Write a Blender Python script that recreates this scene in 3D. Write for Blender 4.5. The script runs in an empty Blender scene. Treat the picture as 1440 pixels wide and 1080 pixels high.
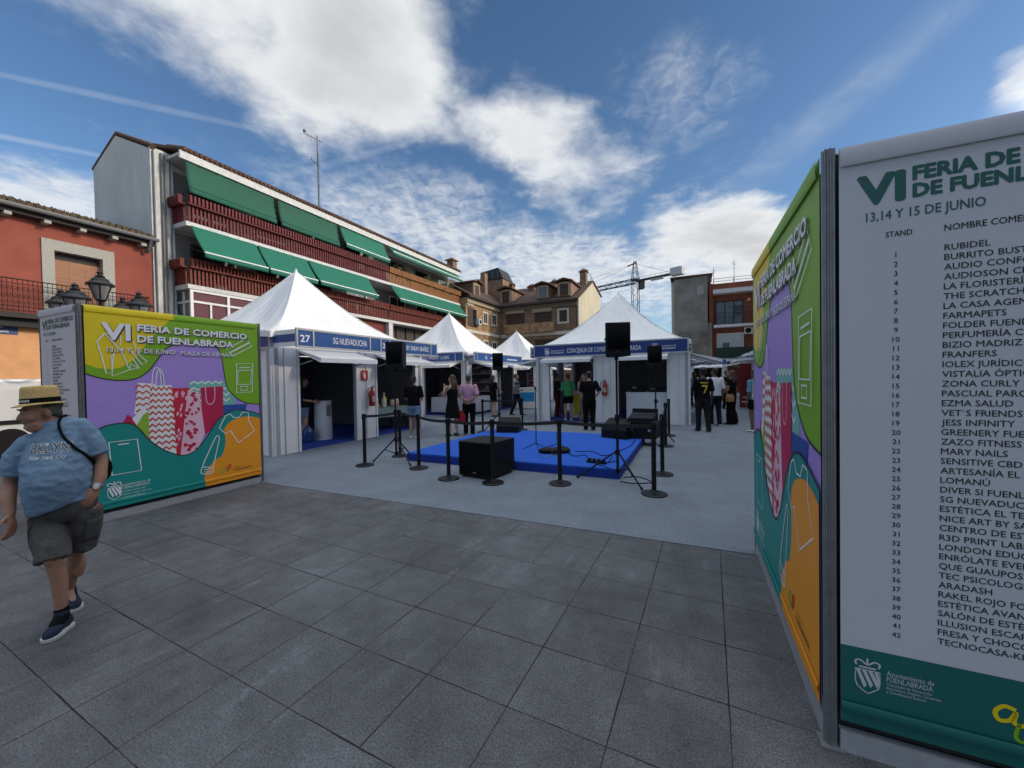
import bpy, bmesh, math, random
from mathutils import Vector, Matrix
from mathutils.geometry import tessellate_polygon
from mathutils.bvhtree import BVHTree
random.seed(7)
PI = math.pi
R = math.radians
C = bpy.context.scene.collection
TH = R(24.5)                         # the fair and the buildings stand on one grid, turned against the camera
VX, VY = math.cos(TH), -math.sin(TH)
UX, UY = math.sin(TH), math.cos(TH)
def g2w(a, b, z=0.0): return Vector((a*VX + b*UX, a*VY + b*UY, z))

# ------------------------------------------------------------------ camera
cam_d = bpy.data.cameras.new('camera'); cam = bpy.data.objects.new('camera', cam_d); C.objects.link(cam)
cam_d.sensor_width = 36.0; cam_d.lens = 553.63/1440*36.0; cam_d.clip_end = 5000; cam_d.clip_start = 0.05
p_, r_ = .0169, .0177
fw = Vector((0, math.cos(p_), -math.sin(p_))); rt = Vector((1, 0, 0)); dn = fw.cross(rt)
c_, s_ = math.cos(r_), math.sin(r_)
rt2 = c_*rt + s_*dn; dn2 = -s_*rt + c_*dn
cam.matrix_world = Matrix(((rt2.x, -dn2.x, -fw.x, 0), (rt2.y, -dn2.y, -fw.y, 0), (rt2.z, -dn2.z, -fw.z, 1.5841), (0, 0, 0, 1)))
bpy.context.scene.camera = cam

# ------------------------------------------------------------------ exposure, sun, sky
sc = bpy.context.scene
sc.view_settings.view_transform = 'Standard'; sc.view_settings.look = 'None'
sc.view_settings.exposure = 0.0; sc.view_settings.gamma = 1.0; sc.view_settings.use_curve_mapping = False
SUN_EL, SUN_AZ = R(25), R(99)        # azimuth clockwise from +Y
sl = bpy.data.lights.new('sun', 'SUN'); sun = bpy.data.objects.new('sun', sl); C.objects.link(sun)
sl.energy = 1.8; sl.angle = R(2.0); sl.color = (1.0, .86, .66)
sdir = Vector((math.sin(SUN_AZ)*math.cos(SUN_EL), math.cos(SUN_AZ)*math.cos(SUN_EL), math.sin(SUN_EL)))
sun.rotation_euler = sdir.to_track_quat('Z', 'Y').to_euler(); sun.location = (60, -10, 40)

W = bpy.data.worlds.new('World'); sc.world = W; W.use_nodes = True
SKY_FILL = 27.0
def build_world():
    nt = W.node_tree; nt.nodes.clear(); N = nt.nodes.new; Lk = nt.links.new
    out = N('ShaderNodeOutputWorld'); bg = N('ShaderNodeBackground'); bg.inputs[1].default_value = .085
    Lk(bg.outputs[0], out.inputs[0])
    sky = N('ShaderNodeTexSky'); sky.sky_type = 'NISHITA'; sky.sun_disc = False
    sky.sun_elevation = SUN_EL; sky.sun_rotation = SUN_AZ; sky.air_density = 1.0; sky.dust_density = .6; sky.ozone_density = 2.2; sky.altitude = 600
    tc = N('ShaderNodeTexCoord'); sp = N('ShaderNodeSeparateXYZ'); Lk(tc.outputs['Generated'], sp.inputs[0])
    def m(op, a, b=None, c=None, clamp=False):
        n = N('ShaderNodeMath'); n.operation = op; n.use_clamp = clamp
        for i, v in enumerate((a, b, c)):
            if v is None: continue
            if isinstance(v, (int, float)): n.inputs[i].default_value = v
            else: Lk(v, n.inputs[i])
        return n.outputs[0]
    def comb(x, y, z=0.0):
        n = N('ShaderNodeCombineXYZ')
        for i, v in enumerate((x, y, z)):
            if isinstance(v, (int, float)): n.inputs[i].default_value = v
            else: Lk(v, n.inputs[i])
        return n.outputs[0]
    zc = m('MAXIMUM', sp.outputs[2], 0.0)
    zz = m('ADD', zc, .12)
    q = comb(m('DIVIDE', sp.outputs[0], zz), m('DIVIDE', sp.outputs[1], zz))        # cloud layer overhead
    ay = m('MAXIMUM', m('ABSOLUTE', sp.outputs[1]), .03)
    p = comb(m('DIVIDE', sp.outputs[0], ay), m('DIVIDE', zc, ay))                    # compass bearing / height
    def noise(vec, scale, detail=6, rough=.55, dist=0.0):
        n = N('ShaderNodeTexNoise'); n.inputs['Scale'].default_value = scale; n.inputs['Detail'].default_value = detail
        n.inputs['Roughness'].default_value = rough; n.inputs['Distortion'].default_value = dist; Lk(vec, n.inputs['Vector']); return n
    def mapping(vec, loc, rot, scale, typ='TEXTURE'):
        n = N('ShaderNodeMapping'); n.vector_type = typ; Lk(vec, n.inputs[0])
        n.inputs['Location'].default_value = loc; n.inputs['Rotation'].default_value = (0, 0, rot); n.inputs['Scale'].default_value = scale
        return n.outputs[0]
    # warp the bearing coordinates so that no mask keeps a clean outline
    w1 = noise(q, 1.6, 5, .6); 
    vs = N('ShaderNodeVectorMath'); vs.operation = 'SUBTRACT'; Lk(w1.outputs['Color'], vs.inputs[0]); vs.inputs[1].default_value = (.5, .5, .5)
    vm = N('ShaderNodeVectorMath'); vm.operation = 'MULTIPLY_ADD'; Lk(vs.outputs[0], vm.inputs[0]); vm.inputs[1].default_value = (.34, .24, 0); Lk(p, vm.inputs[2])
    pw = vm.outputs[0]
    def ell(px, py, rx, ry, rot, w, vec=pw):
        mp = mapping(vec, ((px-720)/553, (530-py)/553, 0), R(-rot), (rx/553, ry/553, 1))
        g = N('ShaderNodeTexGradient'); g.gradient_type = 'SPHERICAL'; Lk(mp, g.inputs[0])
        return m('MULTIPLY', m('SMOOTH_MIN', g.outputs['Fac'], .62, .3), w)
    def total(lst):
        t = lst[0]
        for e in lst[1:]: t = m('ADD', t, e)
        return t
    thick = total([ell(325, -40, 420, 200, 17, 1.7), ell(520, 75, 140, 165, -20, 1.3), ell(410, 140, 210, 66, 26, .75), ell(650, 185, 190, 70, 20, 1.05), ell(800, 215, 165, 80, 20, 1.2),
                   ell(800, 300, 110, 50, 25, .6), ell(1010, 308, 128, 60, -4, 1.7), ell(975, 372, 150, 52, 0, 1.3), ell(1450, 135, 75, 55, -35, 1.3), ell(720, 130, 150, 55, 20, .55), ell(1080, 350, 110, 90, 0, .9)])
    soft = total([ell(10, 255, 260, 95, 8, 1.25), ell(720, 355, 330, 95, 10, .8), ell(540, 270, 240, 90, 14, .35), ell(860, 400, 300, 80, 0, .8), ell(940, 120, 190, 110, -30, .35),
                  ell(1130, 190, 520, 60, -38, .34), ell(960, 160, 160, 150, -40, .35), ell(330, 210, 420, 60, 14, .35), ell(120, 310, 260, 100, 0, .9), ell(600, 330, 260, 90, 12, .35)])
    # thin contrails
    trail = total([ell(60, 192, 170, 5, 12, .5, p), ell(180, 135, 320, 6, 13, .35, p), ell(500, 222, 150, 7, -14, .3, p), ell(1130, 200, 360, 26, -38, .16, p), ell(1230, 120, 330, 40, -40, .13, p)])
    n1 = noise(q, 2.3, 9, .58, .25); n2 = noise(q, 7.5, 8, .62, .3)
    cir = noise(mapping(q, (0, 0, 0), R(35), (1, .28, 1), 'POINT'), 7, 8, .65, .6)
    alt = noise(q, 15, 4, .6, .8)
    d1 = m('ADD', m('MULTIPLY', m('SUBTRACT', n1.outputs[0], .5), 1.15), m('MULTIPLY', m('SUBTRACT', n2.outputs[0], .5), .75))
    a1 = N('ShaderNodeMapRange'); a1.interpolation_type = 'SMOOTHSTEP'; a1.inputs[1].default_value = .20; a1.inputs[2].default_value = 1.22
    Lk(m('ADD', thick, m('MULTIPLY', d1, 1.1)), a1.inputs[0])
    d2 = m('ADD', m('MULTIPLY', m('SUBTRACT', cir.outputs[0], .5), 1.5), m('MULTIPLY', m('SUBTRACT', alt.outputs[0], .5), 1.3))
    a2 = N('ShaderNodeMapRange'); a2.interpolation_type = 'SMOOTHSTEP'; a2.inputs[1].default_value = .16; a2.inputs[2].default_value = 1.2; a2.inputs[4].default_value = .8
    Lk(m('ADD', soft, m('MULTIPLY', m('ADD', d2, m('MULTIPLY', d1, .6)), m('ADD', m('MULTIPLY', soft, .8), .18))), a2.inputs[0])
    tr = m('MULTIPLY', trail, m('ADD', n2.outputs[0], .1))
    alpha = m('SUBTRACT', 1.0, m('MULTIPLY', m('MULTIPLY', m('SUBTRACT', 1.0, a1.outputs[0]), m('SUBTRACT', 1.0, a2.outputs[0])), m('SUBTRACT', 1.0, tr, None, True)))
    # cloud tone: thick cores seen from below are greyer
    cr = N('ShaderNodeMapRange'); cr.interpolation_type = 'SMOOTHSTEP'; cr.inputs[1].default_value = .85; cr.inputs[2].default_value = 2.0; cr.inputs[3].default_value = 1.0; cr.inputs[4].default_value = .66
    Lk(m('ADD', thick, m('MULTIPLY', d1, 1.3)), cr.inputs[0])
    tone = m('MULTIPLY', cr.outputs[0], m('ADD', .80, m('MULTIPLY', n2.outputs[0], .40)))
    cc = N('ShaderNodeMix'); cc.data_type = 'RGBA'; cc.blend_type = 'MULTIPLY'; cc.inputs[0].default_value = 1.0
    cc.inputs[6].default_value = (10.0, 10.2, 10.4, 1); 
    tcol = N('ShaderNodeCombineColor')
    for i in range(3): Lk(tone, tcol.inputs[i])
    Lk(tcol.outputs[0], cc.inputs[7])
    hs = N('ShaderNodeHueSaturation'); hs.inputs['Saturation'].default_value = 1.13; hs.inputs['Value'].default_value = 1.62; Lk(sky.outputs[0], hs.inputs['Color'])
    mx = N('ShaderNodeMix'); mx.data_type = 'RGBA'; Lk(alpha, mx.inputs[0]); Lk(hs.outputs[0], mx.inputs[6]); Lk(cc.outputs[2], mx.inputs[7])
    # added brightness in the unseen sky overhead and right, lifting ambient light
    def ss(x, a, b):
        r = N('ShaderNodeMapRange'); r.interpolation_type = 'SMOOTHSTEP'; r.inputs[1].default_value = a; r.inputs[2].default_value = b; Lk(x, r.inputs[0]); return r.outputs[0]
    fill_mask = m('MULTIPLY', m('MAXIMUM', ss(sp.outputs[2], .76, .92), m('MULTIPLY', ss(sp.outputs[0], .70, .84), ss(sp.outputs[1], -.75, -.2))), ss(sp.outputs[2], -.02, .15))
    mv = N('ShaderNodeMix'); mv.data_type = 'RGBA'; Lk(m('MULTIPLY', fill_mask, .85), mv.inputs[0]); Lk(mx.outputs[2], mv.inputs[6]); mv.inputs[7].default_value = (SKY_FILL, SKY_FILL*1.02, SKY_FILL*1.05, 1)
    mr = N('ShaderNodeMix'); mr.data_type = 'RGBA'; Lk(m('MULTIPLY', m('MULTIPLY', ss(sp.outputs[0], .72, .88), ss(sp.outputs[1], -.75, -.2)), ss(sp.outputs[2], -.02, .15)), mr.inputs[0]); Lk(mv.outputs[2], mr.inputs[6]); mr.inputs[7].default_value = (SKY_FILL*1.95, SKY_FILL*1.9, SKY_FILL*1.82, 1)
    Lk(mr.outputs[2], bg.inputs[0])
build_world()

# ------------------------------------------------------------------ materials
MATS = {}
def srgb(*c): return tuple(((v/255)/12.92 if v/255 <= .04045 else ((v/255+.055)/1.055)**2.4) for v in c)
def mat(name, col=None, rough=.6, metal=0.0, var=.12, vscale=4.0, bump=0.0, bscale=40.0, spec=.5, stretch=(1, 1, 1), emit=None, trans=0.0):
    if name in MATS: return MATS[name]
    m = bpy.data.materials.new(name); m.use_nodes = True; nt = m.node_tree; N = nt.nodes.new; Lk = nt.links.new
    b = nt.nodes['Principled BSDF']; b.inputs['Roughness'].default_value = rough; b.inputs['Metallic'].default_value = metal
    b.inputs['Specular IOR Level'].default_value = spec
    tc = N('ShaderNodeTexCoord'); mp = N('ShaderNodeMapping'); mp.inputs['Scale'].default_value = stretch; Lk(tc.outputs['Object'], mp.inputs[0])
    n = N('ShaderNodeTexNoise'); n.inputs['Scale'].default_value = vscale; n.inputs['Detail'].default_value = 6; n.inputs['Roughness'].default_value = .65; Lk(mp.outputs[0], n.inputs[0])
    r = N('ShaderNodeMapRange'); r.inputs[1].default_value = .3; r.inputs[2].default_value = .7; r.inputs[3].default_value = 1-var; r.inputs[4].default_value = 1+var; Lk(n.outputs[0], r.inputs[0])
    mx = N('ShaderNodeMix'); mx.data_type = 'RGBA'; mx.blend_type = 'MULTIPLY'; mx.inputs[0].default_value = 1; mx.inputs[6].default_value = (*col, 1)
    cb = N('ShaderNodeCombineColor')
    for i in range(3): Lk(r.outputs[0], cb.inputs[i])
    Lk(cb.outputs[0], mx.inputs[7]); Lk(mx.outputs[2], b.inputs['Base Color'])
    if bump:
        n2 = N('ShaderNodeTexNoise'); n2.inputs['Scale'].default_value = bscale; n2.inputs['Detail'].default_value = 5; Lk(mp.outputs[0], n2.inputs[0])
        bp = N('ShaderNodeBump'); bp.inputs['Strength'].default_value = bump; bp.inputs['Distance'].default_value = .02; Lk(n2.outputs[0], bp.inputs['Height']); Lk(bp.outputs[0], b.inputs['Normal'])
    MATS[name] = m; return m
def brickmat(name, c1, c2, mortar, bw=.25, bh=.075, ms=.012, rough=.85, var=.3, squash=1.0):
    m = bpy.data.materials.new(name); m.use_nodes = True; nt = m.node_tree; N = nt.nodes.new; Lk = nt.links.new
    b = nt.nodes['Principled BSDF']; b.inputs['Roughness'].default_value = rough
    tc = N('ShaderNodeTexCoord'); s = N('ShaderNodeSeparateXYZ'); Lk(tc.outputs['Object'], s.inputs[0])
    ad = N('ShaderNodeMath'); Lk(s.outputs[0], ad.inputs[0]); Lk(s.outputs[1], ad.inputs[1])
    cb = N('ShaderNodeCombineXYZ'); Lk(ad.outputs[0], cb.inputs[0]); Lk(s.outputs[2], cb.inputs[1])
    br = N('ShaderNodeTexBrick'); br.inputs['Scale'].default_value = 1.0; br.inputs['Brick Width'].default_value = bw; br.inputs['Row Height'].default_value = bh
    br.inputs['Mortar Size'].default_value = ms; br.inputs['Color1'].default_value = (*c1, 1); br.inputs['Color2'].default_value = (*c2, 1); br.inputs['Mortar'].default_value = (*mortar, 1)
    br.inputs['Bias'].default_value = 0.0; Lk(cb.outputs[0], br.inputs[0])
    n = N('ShaderNodeTexNoise'); n.inputs['Scale'].default_value = 1.3; n.inputs['Detail'].default_value = 8; Lk(tc.outputs['Object'], n.inputs[0])
    r = N('ShaderNodeMapRange'); r.inputs[1].default_value = .3; r.inputs[2].default_value = .7; r.inputs[3].default_value = 1-var; r.inputs[4].default_value = 1+var; Lk(n.outputs[0], r.inputs[0])
    mx = N('ShaderNodeMix'); mx.data_type = 'RGBA'; mx.blend_type = 'MULTIPLY'; mx.inputs[0].default_value = 1; Lk(br.outputs[0], mx.inputs[6])
    c3 = N('ShaderNodeCombineColor')
    for i in range(3): Lk(r.outputs[0], c3.inputs[i])
    Lk(c3.outputs[0], mx.inputs[7]); Lk(mx.outputs[2], b.inputs['Base Color'])
    bp = N('ShaderNodeBump'); bp.inputs['Strength'].default_value = .5; bp.inputs['Distance'].default_value = .01; bp.invert = True; Lk(br.outputs['Fac'], bp.inputs['Height']); Lk(bp.outputs[0], b.inputs['Normal'])
    MATS[name] = m; return m
def glassmat(name, col, rough=.08):
    m = mat(name, col, rough, 0.0, .25, 1.5); return m

M_white = mat('white_coated_metal', (.77, .775, .775), .42, 0, .05, 2, .05, 8)
M_stallshade = mat('stall_shade_tone', (.10, .10, .105), .8, 0, .2)  # dark tone painting the gloom inside the white stalls
M_pvc = mat('white_tent_canvas', (.76, .765, .76), .5, 0, .07, 1.5, .45, 4, stretch=(1, 1, .35))
M_alu = mat('brushed_aluminium', (.36, .37, .39), .38, .8, .12, 20, 0)
M_alu2 = mat('grey_anodised_rail', (.42, .43, .45), .45, .3, .1, 20, 0)
M_black = mat('black_plastic', (.008, .008, .009), .6, 0, .2, 30, .1, 200, spec=.2)
M_blackm = mat('black_painted_steel', (.006, .006, .007), .45, 0, .2, 20, spec=.25)
M_grille = mat('black_speaker_grille', (.005, .005, .006), .85, 0, .4, 300, .3, 400, spec=.1)
M_blue = mat('blue_sign_panel', srgb(24, 76, 140), .4, 0, .06)
M_blue_shade = mat('shaded_blue_sign_panel', srgb(13, 46, 118), .4, 0, .06)  # darker copy of the sign blue, shade of the camera side painted in
M_print = mat('white_print', (.80, .80, .82), .5, 0, .03)
M_red = mat('red_enamel', (.45, .02, .025), .3, 0, .1)
M_bluecarpet = mat('blue_stage_carpet', srgb(24, 88, 190), .95, 0, .12, 60, .5, 300)
M_bluefloor = mat('blue_stall_carpet', srgb(20, 60, 150), .95, 0, .15, 60, .4, 300)

# ------------------------------------------------------------------ object helpers
def empty(name, label, cat, loc=(0, 0, 0), rotz=0.0, group=None):
    o = bpy.data.objects.new(name, None); C.objects.link(o); o.location = loc; o.rotation_euler = (0, 0, rotz); o.empty_display_size = .2
    return tag(o, label, cat, group)
def tag(o, label, cat, group=None):
    o['label'] = label; o['category'] = cat
    if group: o['group'] = group
    return o
def gthing(name, label, cat, a, b, z=0.0, extra=0.0, group=None): return empty(name, label, cat, g2w(a, b, z), -TH + extra, group)
def copy_tree(o, parent=None):
    c = o.copy(); C.objects.link(c)
    if parent: c.parent = parent
    for ch in list(o.children): copy_tree(ch, c)
    return c
class MB:
    def __init__(s): s.v = []; s.f = []; s.fm = []; s.mats = []; s.mi = 0; s.sm = []; s.smooth = False
    def mat(s, m):
        if m not in s.mats: s.mats.append(m)
        s.mi = s.mats.index(m); return s
    def add(s, vs, fs):
        o = len(s.v); s.v += [tuple(x) for x in vs]
        for f in fs: s.f.append([o+i for i in f]); s.fm.append(s.mi); s.sm.append(s.smooth)
    def box(s, x0, x1, y0, y1, z0, z1, f=None):
        vs = [(x, y, z) for z in (z0, z1) for y in (y0, y1) for x in (x0, x1)]
        if f: vs = [f(*v) for v in vs]
        s.add(vs, [(0, 2, 3, 1), (4, 5, 7, 6), (0, 1, 5, 4), (2, 6, 7, 3), (0, 4, 6, 2), (1, 3, 7, 5)])
    def hexa(s, vs): s.add(vs, [(0, 3, 2, 1), (4, 5, 6, 7), (0, 1, 5, 4), (1, 2, 6, 5), (2, 3, 7, 6), (3, 0, 4, 7)])
    def tube(s, pts, r, n=8, cap=True, flat=None, ax=None):
        pts = [Vector(p) for p in pts]; rs = r if isinstance(r, (list, tuple)) else [r]*len(pts)
        vs = []; fs = []; prev = None
        for i, p in enumerate(pts):
            d = (pts[min(i+1, len(pts)-1)] - pts[max(i-1, 0)]); d = d.normalized() if d.length > 1e-9 else Vector((0, 0, 1))
            if prev is None:
                up = Vector((0, 0, 1)) if abs(d.z) < .9 else Vector((0, 1, 0))
                a = d.cross(up).normalized()
            else:
                a = (prev - d*prev.dot(d)); a = a.normalized() if a.length > 1e-6 else d.orthogonal().normalized()
            prev = a; b = d.cross(a)
            for k in range(n):
                t = 2*PI*k/n; vs.append(p + rs[i]*(math.cos(t)*a + math.sin(t)*b))
        m = len(pts)
        for i in range(m-1):
            for k in range(n): fs.append((i*n+k, i*n+(k+1) % n, (i+1)*n+(k+1) % n, (i+1)*n+k))
        if cap: fs.append(tuple(reversed(range(n)))); fs.append(tuple((m-1)*n+k for k in range(n)))
        s.add(vs, fs)
    def limb(s, pts, rs, n=14):
        """tube with rounded ends"""
        pts = [Vector(p) for p in pts]; rs = list(rs)
        d0 = (pts[0]-pts[1]).normalized(); d1 = (pts[-1]-pts[-2]).normalized()
        P = []; Q = []
        for t in (80, 55, 28): P.append(pts[0]+d0*rs[0]*math.sin(R(t))); Q.append(rs[0]*math.cos(R(t)))
        P += pts; Q += rs
        for t in (28, 55, 80): P.append(pts[-1]+d1*rs[-1]*math.sin(R(t))); Q.append(rs[-1]*math.cos(R(t)))
        s.tube(P, Q, n)
    def ellipsoid(s, c, r, rot=None, n=16, m=10):
        c = Vector(c); vs = []; fs = []
        for i in range(1, m):
            t = PI*i/m
            for k in range(n):
                u = 2*PI*k/n; v = Vector((r[0]*math.sin(t)*math.cos(u), r[1]*math.sin(t)*math.sin(u), r[2]*math.cos(t)))
                if rot is not None: v = rot @ v
                vs.append(c+v)
        for i in range(m-2):
            for k in range(n): fs.append((i*n+k, (i+1)*n+k, (i+1)*n+(k+1) % n, i*n+(k+1) % n))
        top = Vector((0, 0, r[2])); bot = -top
        if rot is not None: top = rot @ top; bot = rot @ bot
        vs += [c+top, c+bot]; a, b = len(vs)-2, len(vs)-1
        for k in range(n): fs.append((a, k, (k+1) % n)); fs.append((b, (m-2)*n+(k+1) % n, (m-2)*n+k))
        s.add(vs, fs)
    def rings(s, rings, cap=True):
        n = len(rings[0]); vs = [v for r in rings for v in r]; fs = []
        for i in range(len(rings)-1):
            for k in range(n): fs.append((i*n+k, i*n+(k+1) % n, (i+1)*n+(k+1) % n, (i+1)*n+k))
        if cap: fs.append(tuple(reversed(range(n)))); fs.append(tuple((len(rings)-1)*n+k for k in range(n)))
        s.add(vs, fs)
    def lathe(s, prof, n=16, c=(0, 0, 0)):
        s.rings([[(c[0]+r*math.cos(2*PI*k/n), c[1]+r*math.sin(2*PI*k/n), c[2]+z) for k in range(n)] for r, z in prof])
    def poly(s, pts2, f, d=0.0):
        """filled outline, f(s,t,d) -> point"""
        tr = tessellate_polygon([[Vector((p[0], p[1], 0)) for p in pts2]])
        fs = []
        for t in tr:
            a, b, c = [Vector(pts2[i]) for i in t]
            fs.append(t if (b-a).cross(c-a) > 0 else (t[0], t[2], t[1]))
        s.add([f(p[0], p[1], d) for p in pts2], fs)
    def ribbon(s, pts2, w, f, d, closed=False):
        P = [Vector(p) for p in pts2]; n = len(P); vs = []; fs = []
        for i in range(n):
            if closed: t = P[(i+1) % n]-P[i-1]
            else: t = P[min(i+1, n-1)]-P[max(i-1, 0)]
            t.normalize(); nn = Vector((-t.y, t.x))*w/2
            for q in (P[i]-nn, P[i]+nn): vs.append(f(q.x, q.y, d))
        m = n if closed else n-1
        for i in range(m):
            j = (i+1) % n; fs.append((2*i, 2*j, 2*j+1, 2*i+1))
        s.add(vs, fs)
    def prism(s, pts, f, d0, d1):
        """outline (s,t) given depth d0..d1 through f(s,t,d)"""
        n = len(pts); vs = [f(p[0], p[1], d0) for p in pts] + [f(p[0], p[1], d1) for p in pts]
        fs = [tuple(reversed(range(n))), tuple(range(n, 2*n))] + [(i, (i+1) % n, n+(i+1) % n, n+i) for i in range(n)]
        s.add(vs, fs)
    def build(s, name, m=None, parent=None, bevel=0.0, smooth=False):
        me = bpy.data.meshes.new(name); me.from_pydata(s.v, [], s.f)
        if s.mats:
            for q in s.mats: me.materials.append(q)
            me.polygons.foreach_set('material_index', s.fm)
        elif m: me.materials.append(m)
        if smooth: me.polygons.foreach_set('use_smooth', [True]*len(me.polygons))
        elif any(s.sm): me.polygons.foreach_set('use_smooth', s.sm)
        me.update()
        o = bpy.data.objects.new(name, me); C.objects.link(o)
        if parent: o.parent = parent
        if bevel:
            bm = bmesh.new(); bm.from_mesh(me); bmesh.ops.remove_doubles(bm, verts=bm.verts, dist=1e-5)
            eds = [e for e in bm.edges if len(e.link_faces) == 2 and e.calc_face_angle(0) > .6]
            bmesh.ops.bevel(bm, geom=eds, offset=bevel, segments=2, affect='EDGES', profile=.7)
            bm.to_mesh(me); bm.free()
        return o
def bx(name, m, parent, x0, x1, y0, y1, z0, z1, bevel=0.0):
    b = MB(); b.box(x0, x1, y0, y1, z0, z1); return b.build(name, m, parent, bevel)
def ring(c, rx, ry, ang=0.0, n=28, tilt=0.0, p=1.0):
    o = []
    for k in range(n):
        t = 2*PI*k/n; x = rx*math.copysign(abs(math.cos(t))**p, math.cos(t)); y = ry*math.copysign(abs(math.sin(t))**p, math.sin(t)); o.append((c[0]+x*math.cos(ang)-y*math.sin(ang), c[1]+x*math.sin(ang)+y*math.cos(ang), c[2]+tilt*x/rx))
    return o
def fix_normals(o):
    bm = bmesh.new(); bm.from_mesh(o.data); bmesh.ops.recalc_face_normals(bm, faces=bm.faces); bm.to_mesh(o.data); bm.free(); return o
def spline(pts, n=8, closed=False):
    P = [Vector(p) for p in pts]; out = []; L = len(P)
    for i in range(L if closed else L-1):
        p0 = P[i-1] if (closed or i > 0) else P[0]; p1 = P[i]; p2 = P[(i+1) % L]; p3 = P[(i+2) % L] if (closed or i+2 < L) else P[-1]
        for k in range(n):
            t = k/n; out.append(.5*((2*p1)+(-p0+p2)*t+(2*p0-5*p1+4*p2-p3)*t*t+(-p0+3*p1-3*p2+p3)*t**3))
    if not closed: out.append(P[-1])
    return out
# text ------------------------------------------------------------
TCACHE = {}
def textgeo(s, bold=0.0, shear=0.0):
    k = (s, bold, shear)
    if k not in TCACHE:
        cu = bpy.data.curves.new('t', 'FONT'); cu.body = s; cu.size = 1; cu.offset = bold; cu.shear = shear; cu.resolution_u = 2; cu.fill_mode = 'FRONT'
        ob = bpy.data.objects.new('t', cu); me = bpy.data.meshes.new_from_object(ob)
        vs = [(v.co.x, v.co.y) for v in me.vertices]; fs = [tuple(p.vertices) for p in me.polygons]
        bpy.data.objects.remove(ob); bpy.data.meshes.remove(me); bpy.data.curves.remove(cu)
        TCACHE[k] = (vs, fs)
    return TCACHE[k]
def text(mb, s, f, s0, t0, h=None, s1=None, d=0.0, bold=0.0, shear=0.0, align='L', rot=0.0):
    """text with baseline t0 from s0; cap height h; or stretched to end at s1"""
    if bold:      # heavier weight: overlapping strikes, each a hair in front of the last
        k = bold*h/.727*.9; e = 3e-5
        n_ = 1 if bold <= .009 else 5 if bold < .03 else 14
        for i, (dx, dy) in enumerate([(k*math.cos(2*PI*j/max(1, n_-1)), k*math.sin(2*PI*j/max(1, n_-1))) for j in range(n_-1)]+[(0, 0)]):
            text(mb, s, f, s0+dx, t0+dy, h, None if s1 is None else s1+dx, d+i*e, 0, shear, align, rot)
        return
    vs, fs = textgeo(s, 0.0, shear)
    if not vs: return
    x0 = min(v[0] for v in vs); x1 = max(v[0] for v in vs)
    ky = h/.727
    kx = ky if s1 is None else (s1-s0)/(x1-x0)
    wd = (x1-x0)*kx; off = {'L': 0, 'C': -wd/2, 'R': -wd}[align]
    c, n = math.cos(rot), math.sin(rot)
    o = []
    for x, y in vs:
        X = (x-x0)*kx+off; Y = y*ky; o.append(f(s0+X*c-Y*n, t0+X*n+Y*c, d))
    a, b, e = [Vector(o[i]) for i in fs[0][:3]]
    nrm = (b-a).cross(e-a); outw = Vector(f(s0, t0, d+1))-Vector(f(s0, t0, d))
    if nrm.dot(outw) < 0: fs = [tuple(reversed(q)) for q in fs]
    mb.add(o, fs)
# remeshed soft shapes ---------------------------------------------
def blob(mb, name, m, parent, voxel=.012, smooth=4, extra=None):
    o = mb.build(name, m, parent); fix_normals(o)
    md = o.modifiers.new('r', 'REMESH'); md.mode = 'VOXEL'; md.voxel_size = voxel; md.use_smooth_shade = True
    if smooth: ms = o.modifiers.new('s', 'SMOOTH'); ms.iterations = smooth; ms.factor = .5
    dg = bpy.context.evaluated_depsgraph_get(); me = bpy.data.meshes.new_from_object(o.evaluated_get(dg))
    o.modifiers.clear(); old = o.data; o.data = me; bpy.data.meshes.remove(old); me.name = name
    if extra is not None:
        bm = bmesh.new(); bm.from_mesh(me); t = bpy.data.meshes.new('t'); t.from_pydata(extra.v, [], extra.f); bm.from_mesh(t); bm.to_mesh(me); bm.free(); bpy.data.meshes.remove(t)
    me.polygons.foreach_set('use_smooth', [True]*len(me.polygons))
    if not me.materials: me.materials.append(m)
    return o
def structure(o): o['kind'] = 'structure'; return o

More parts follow.
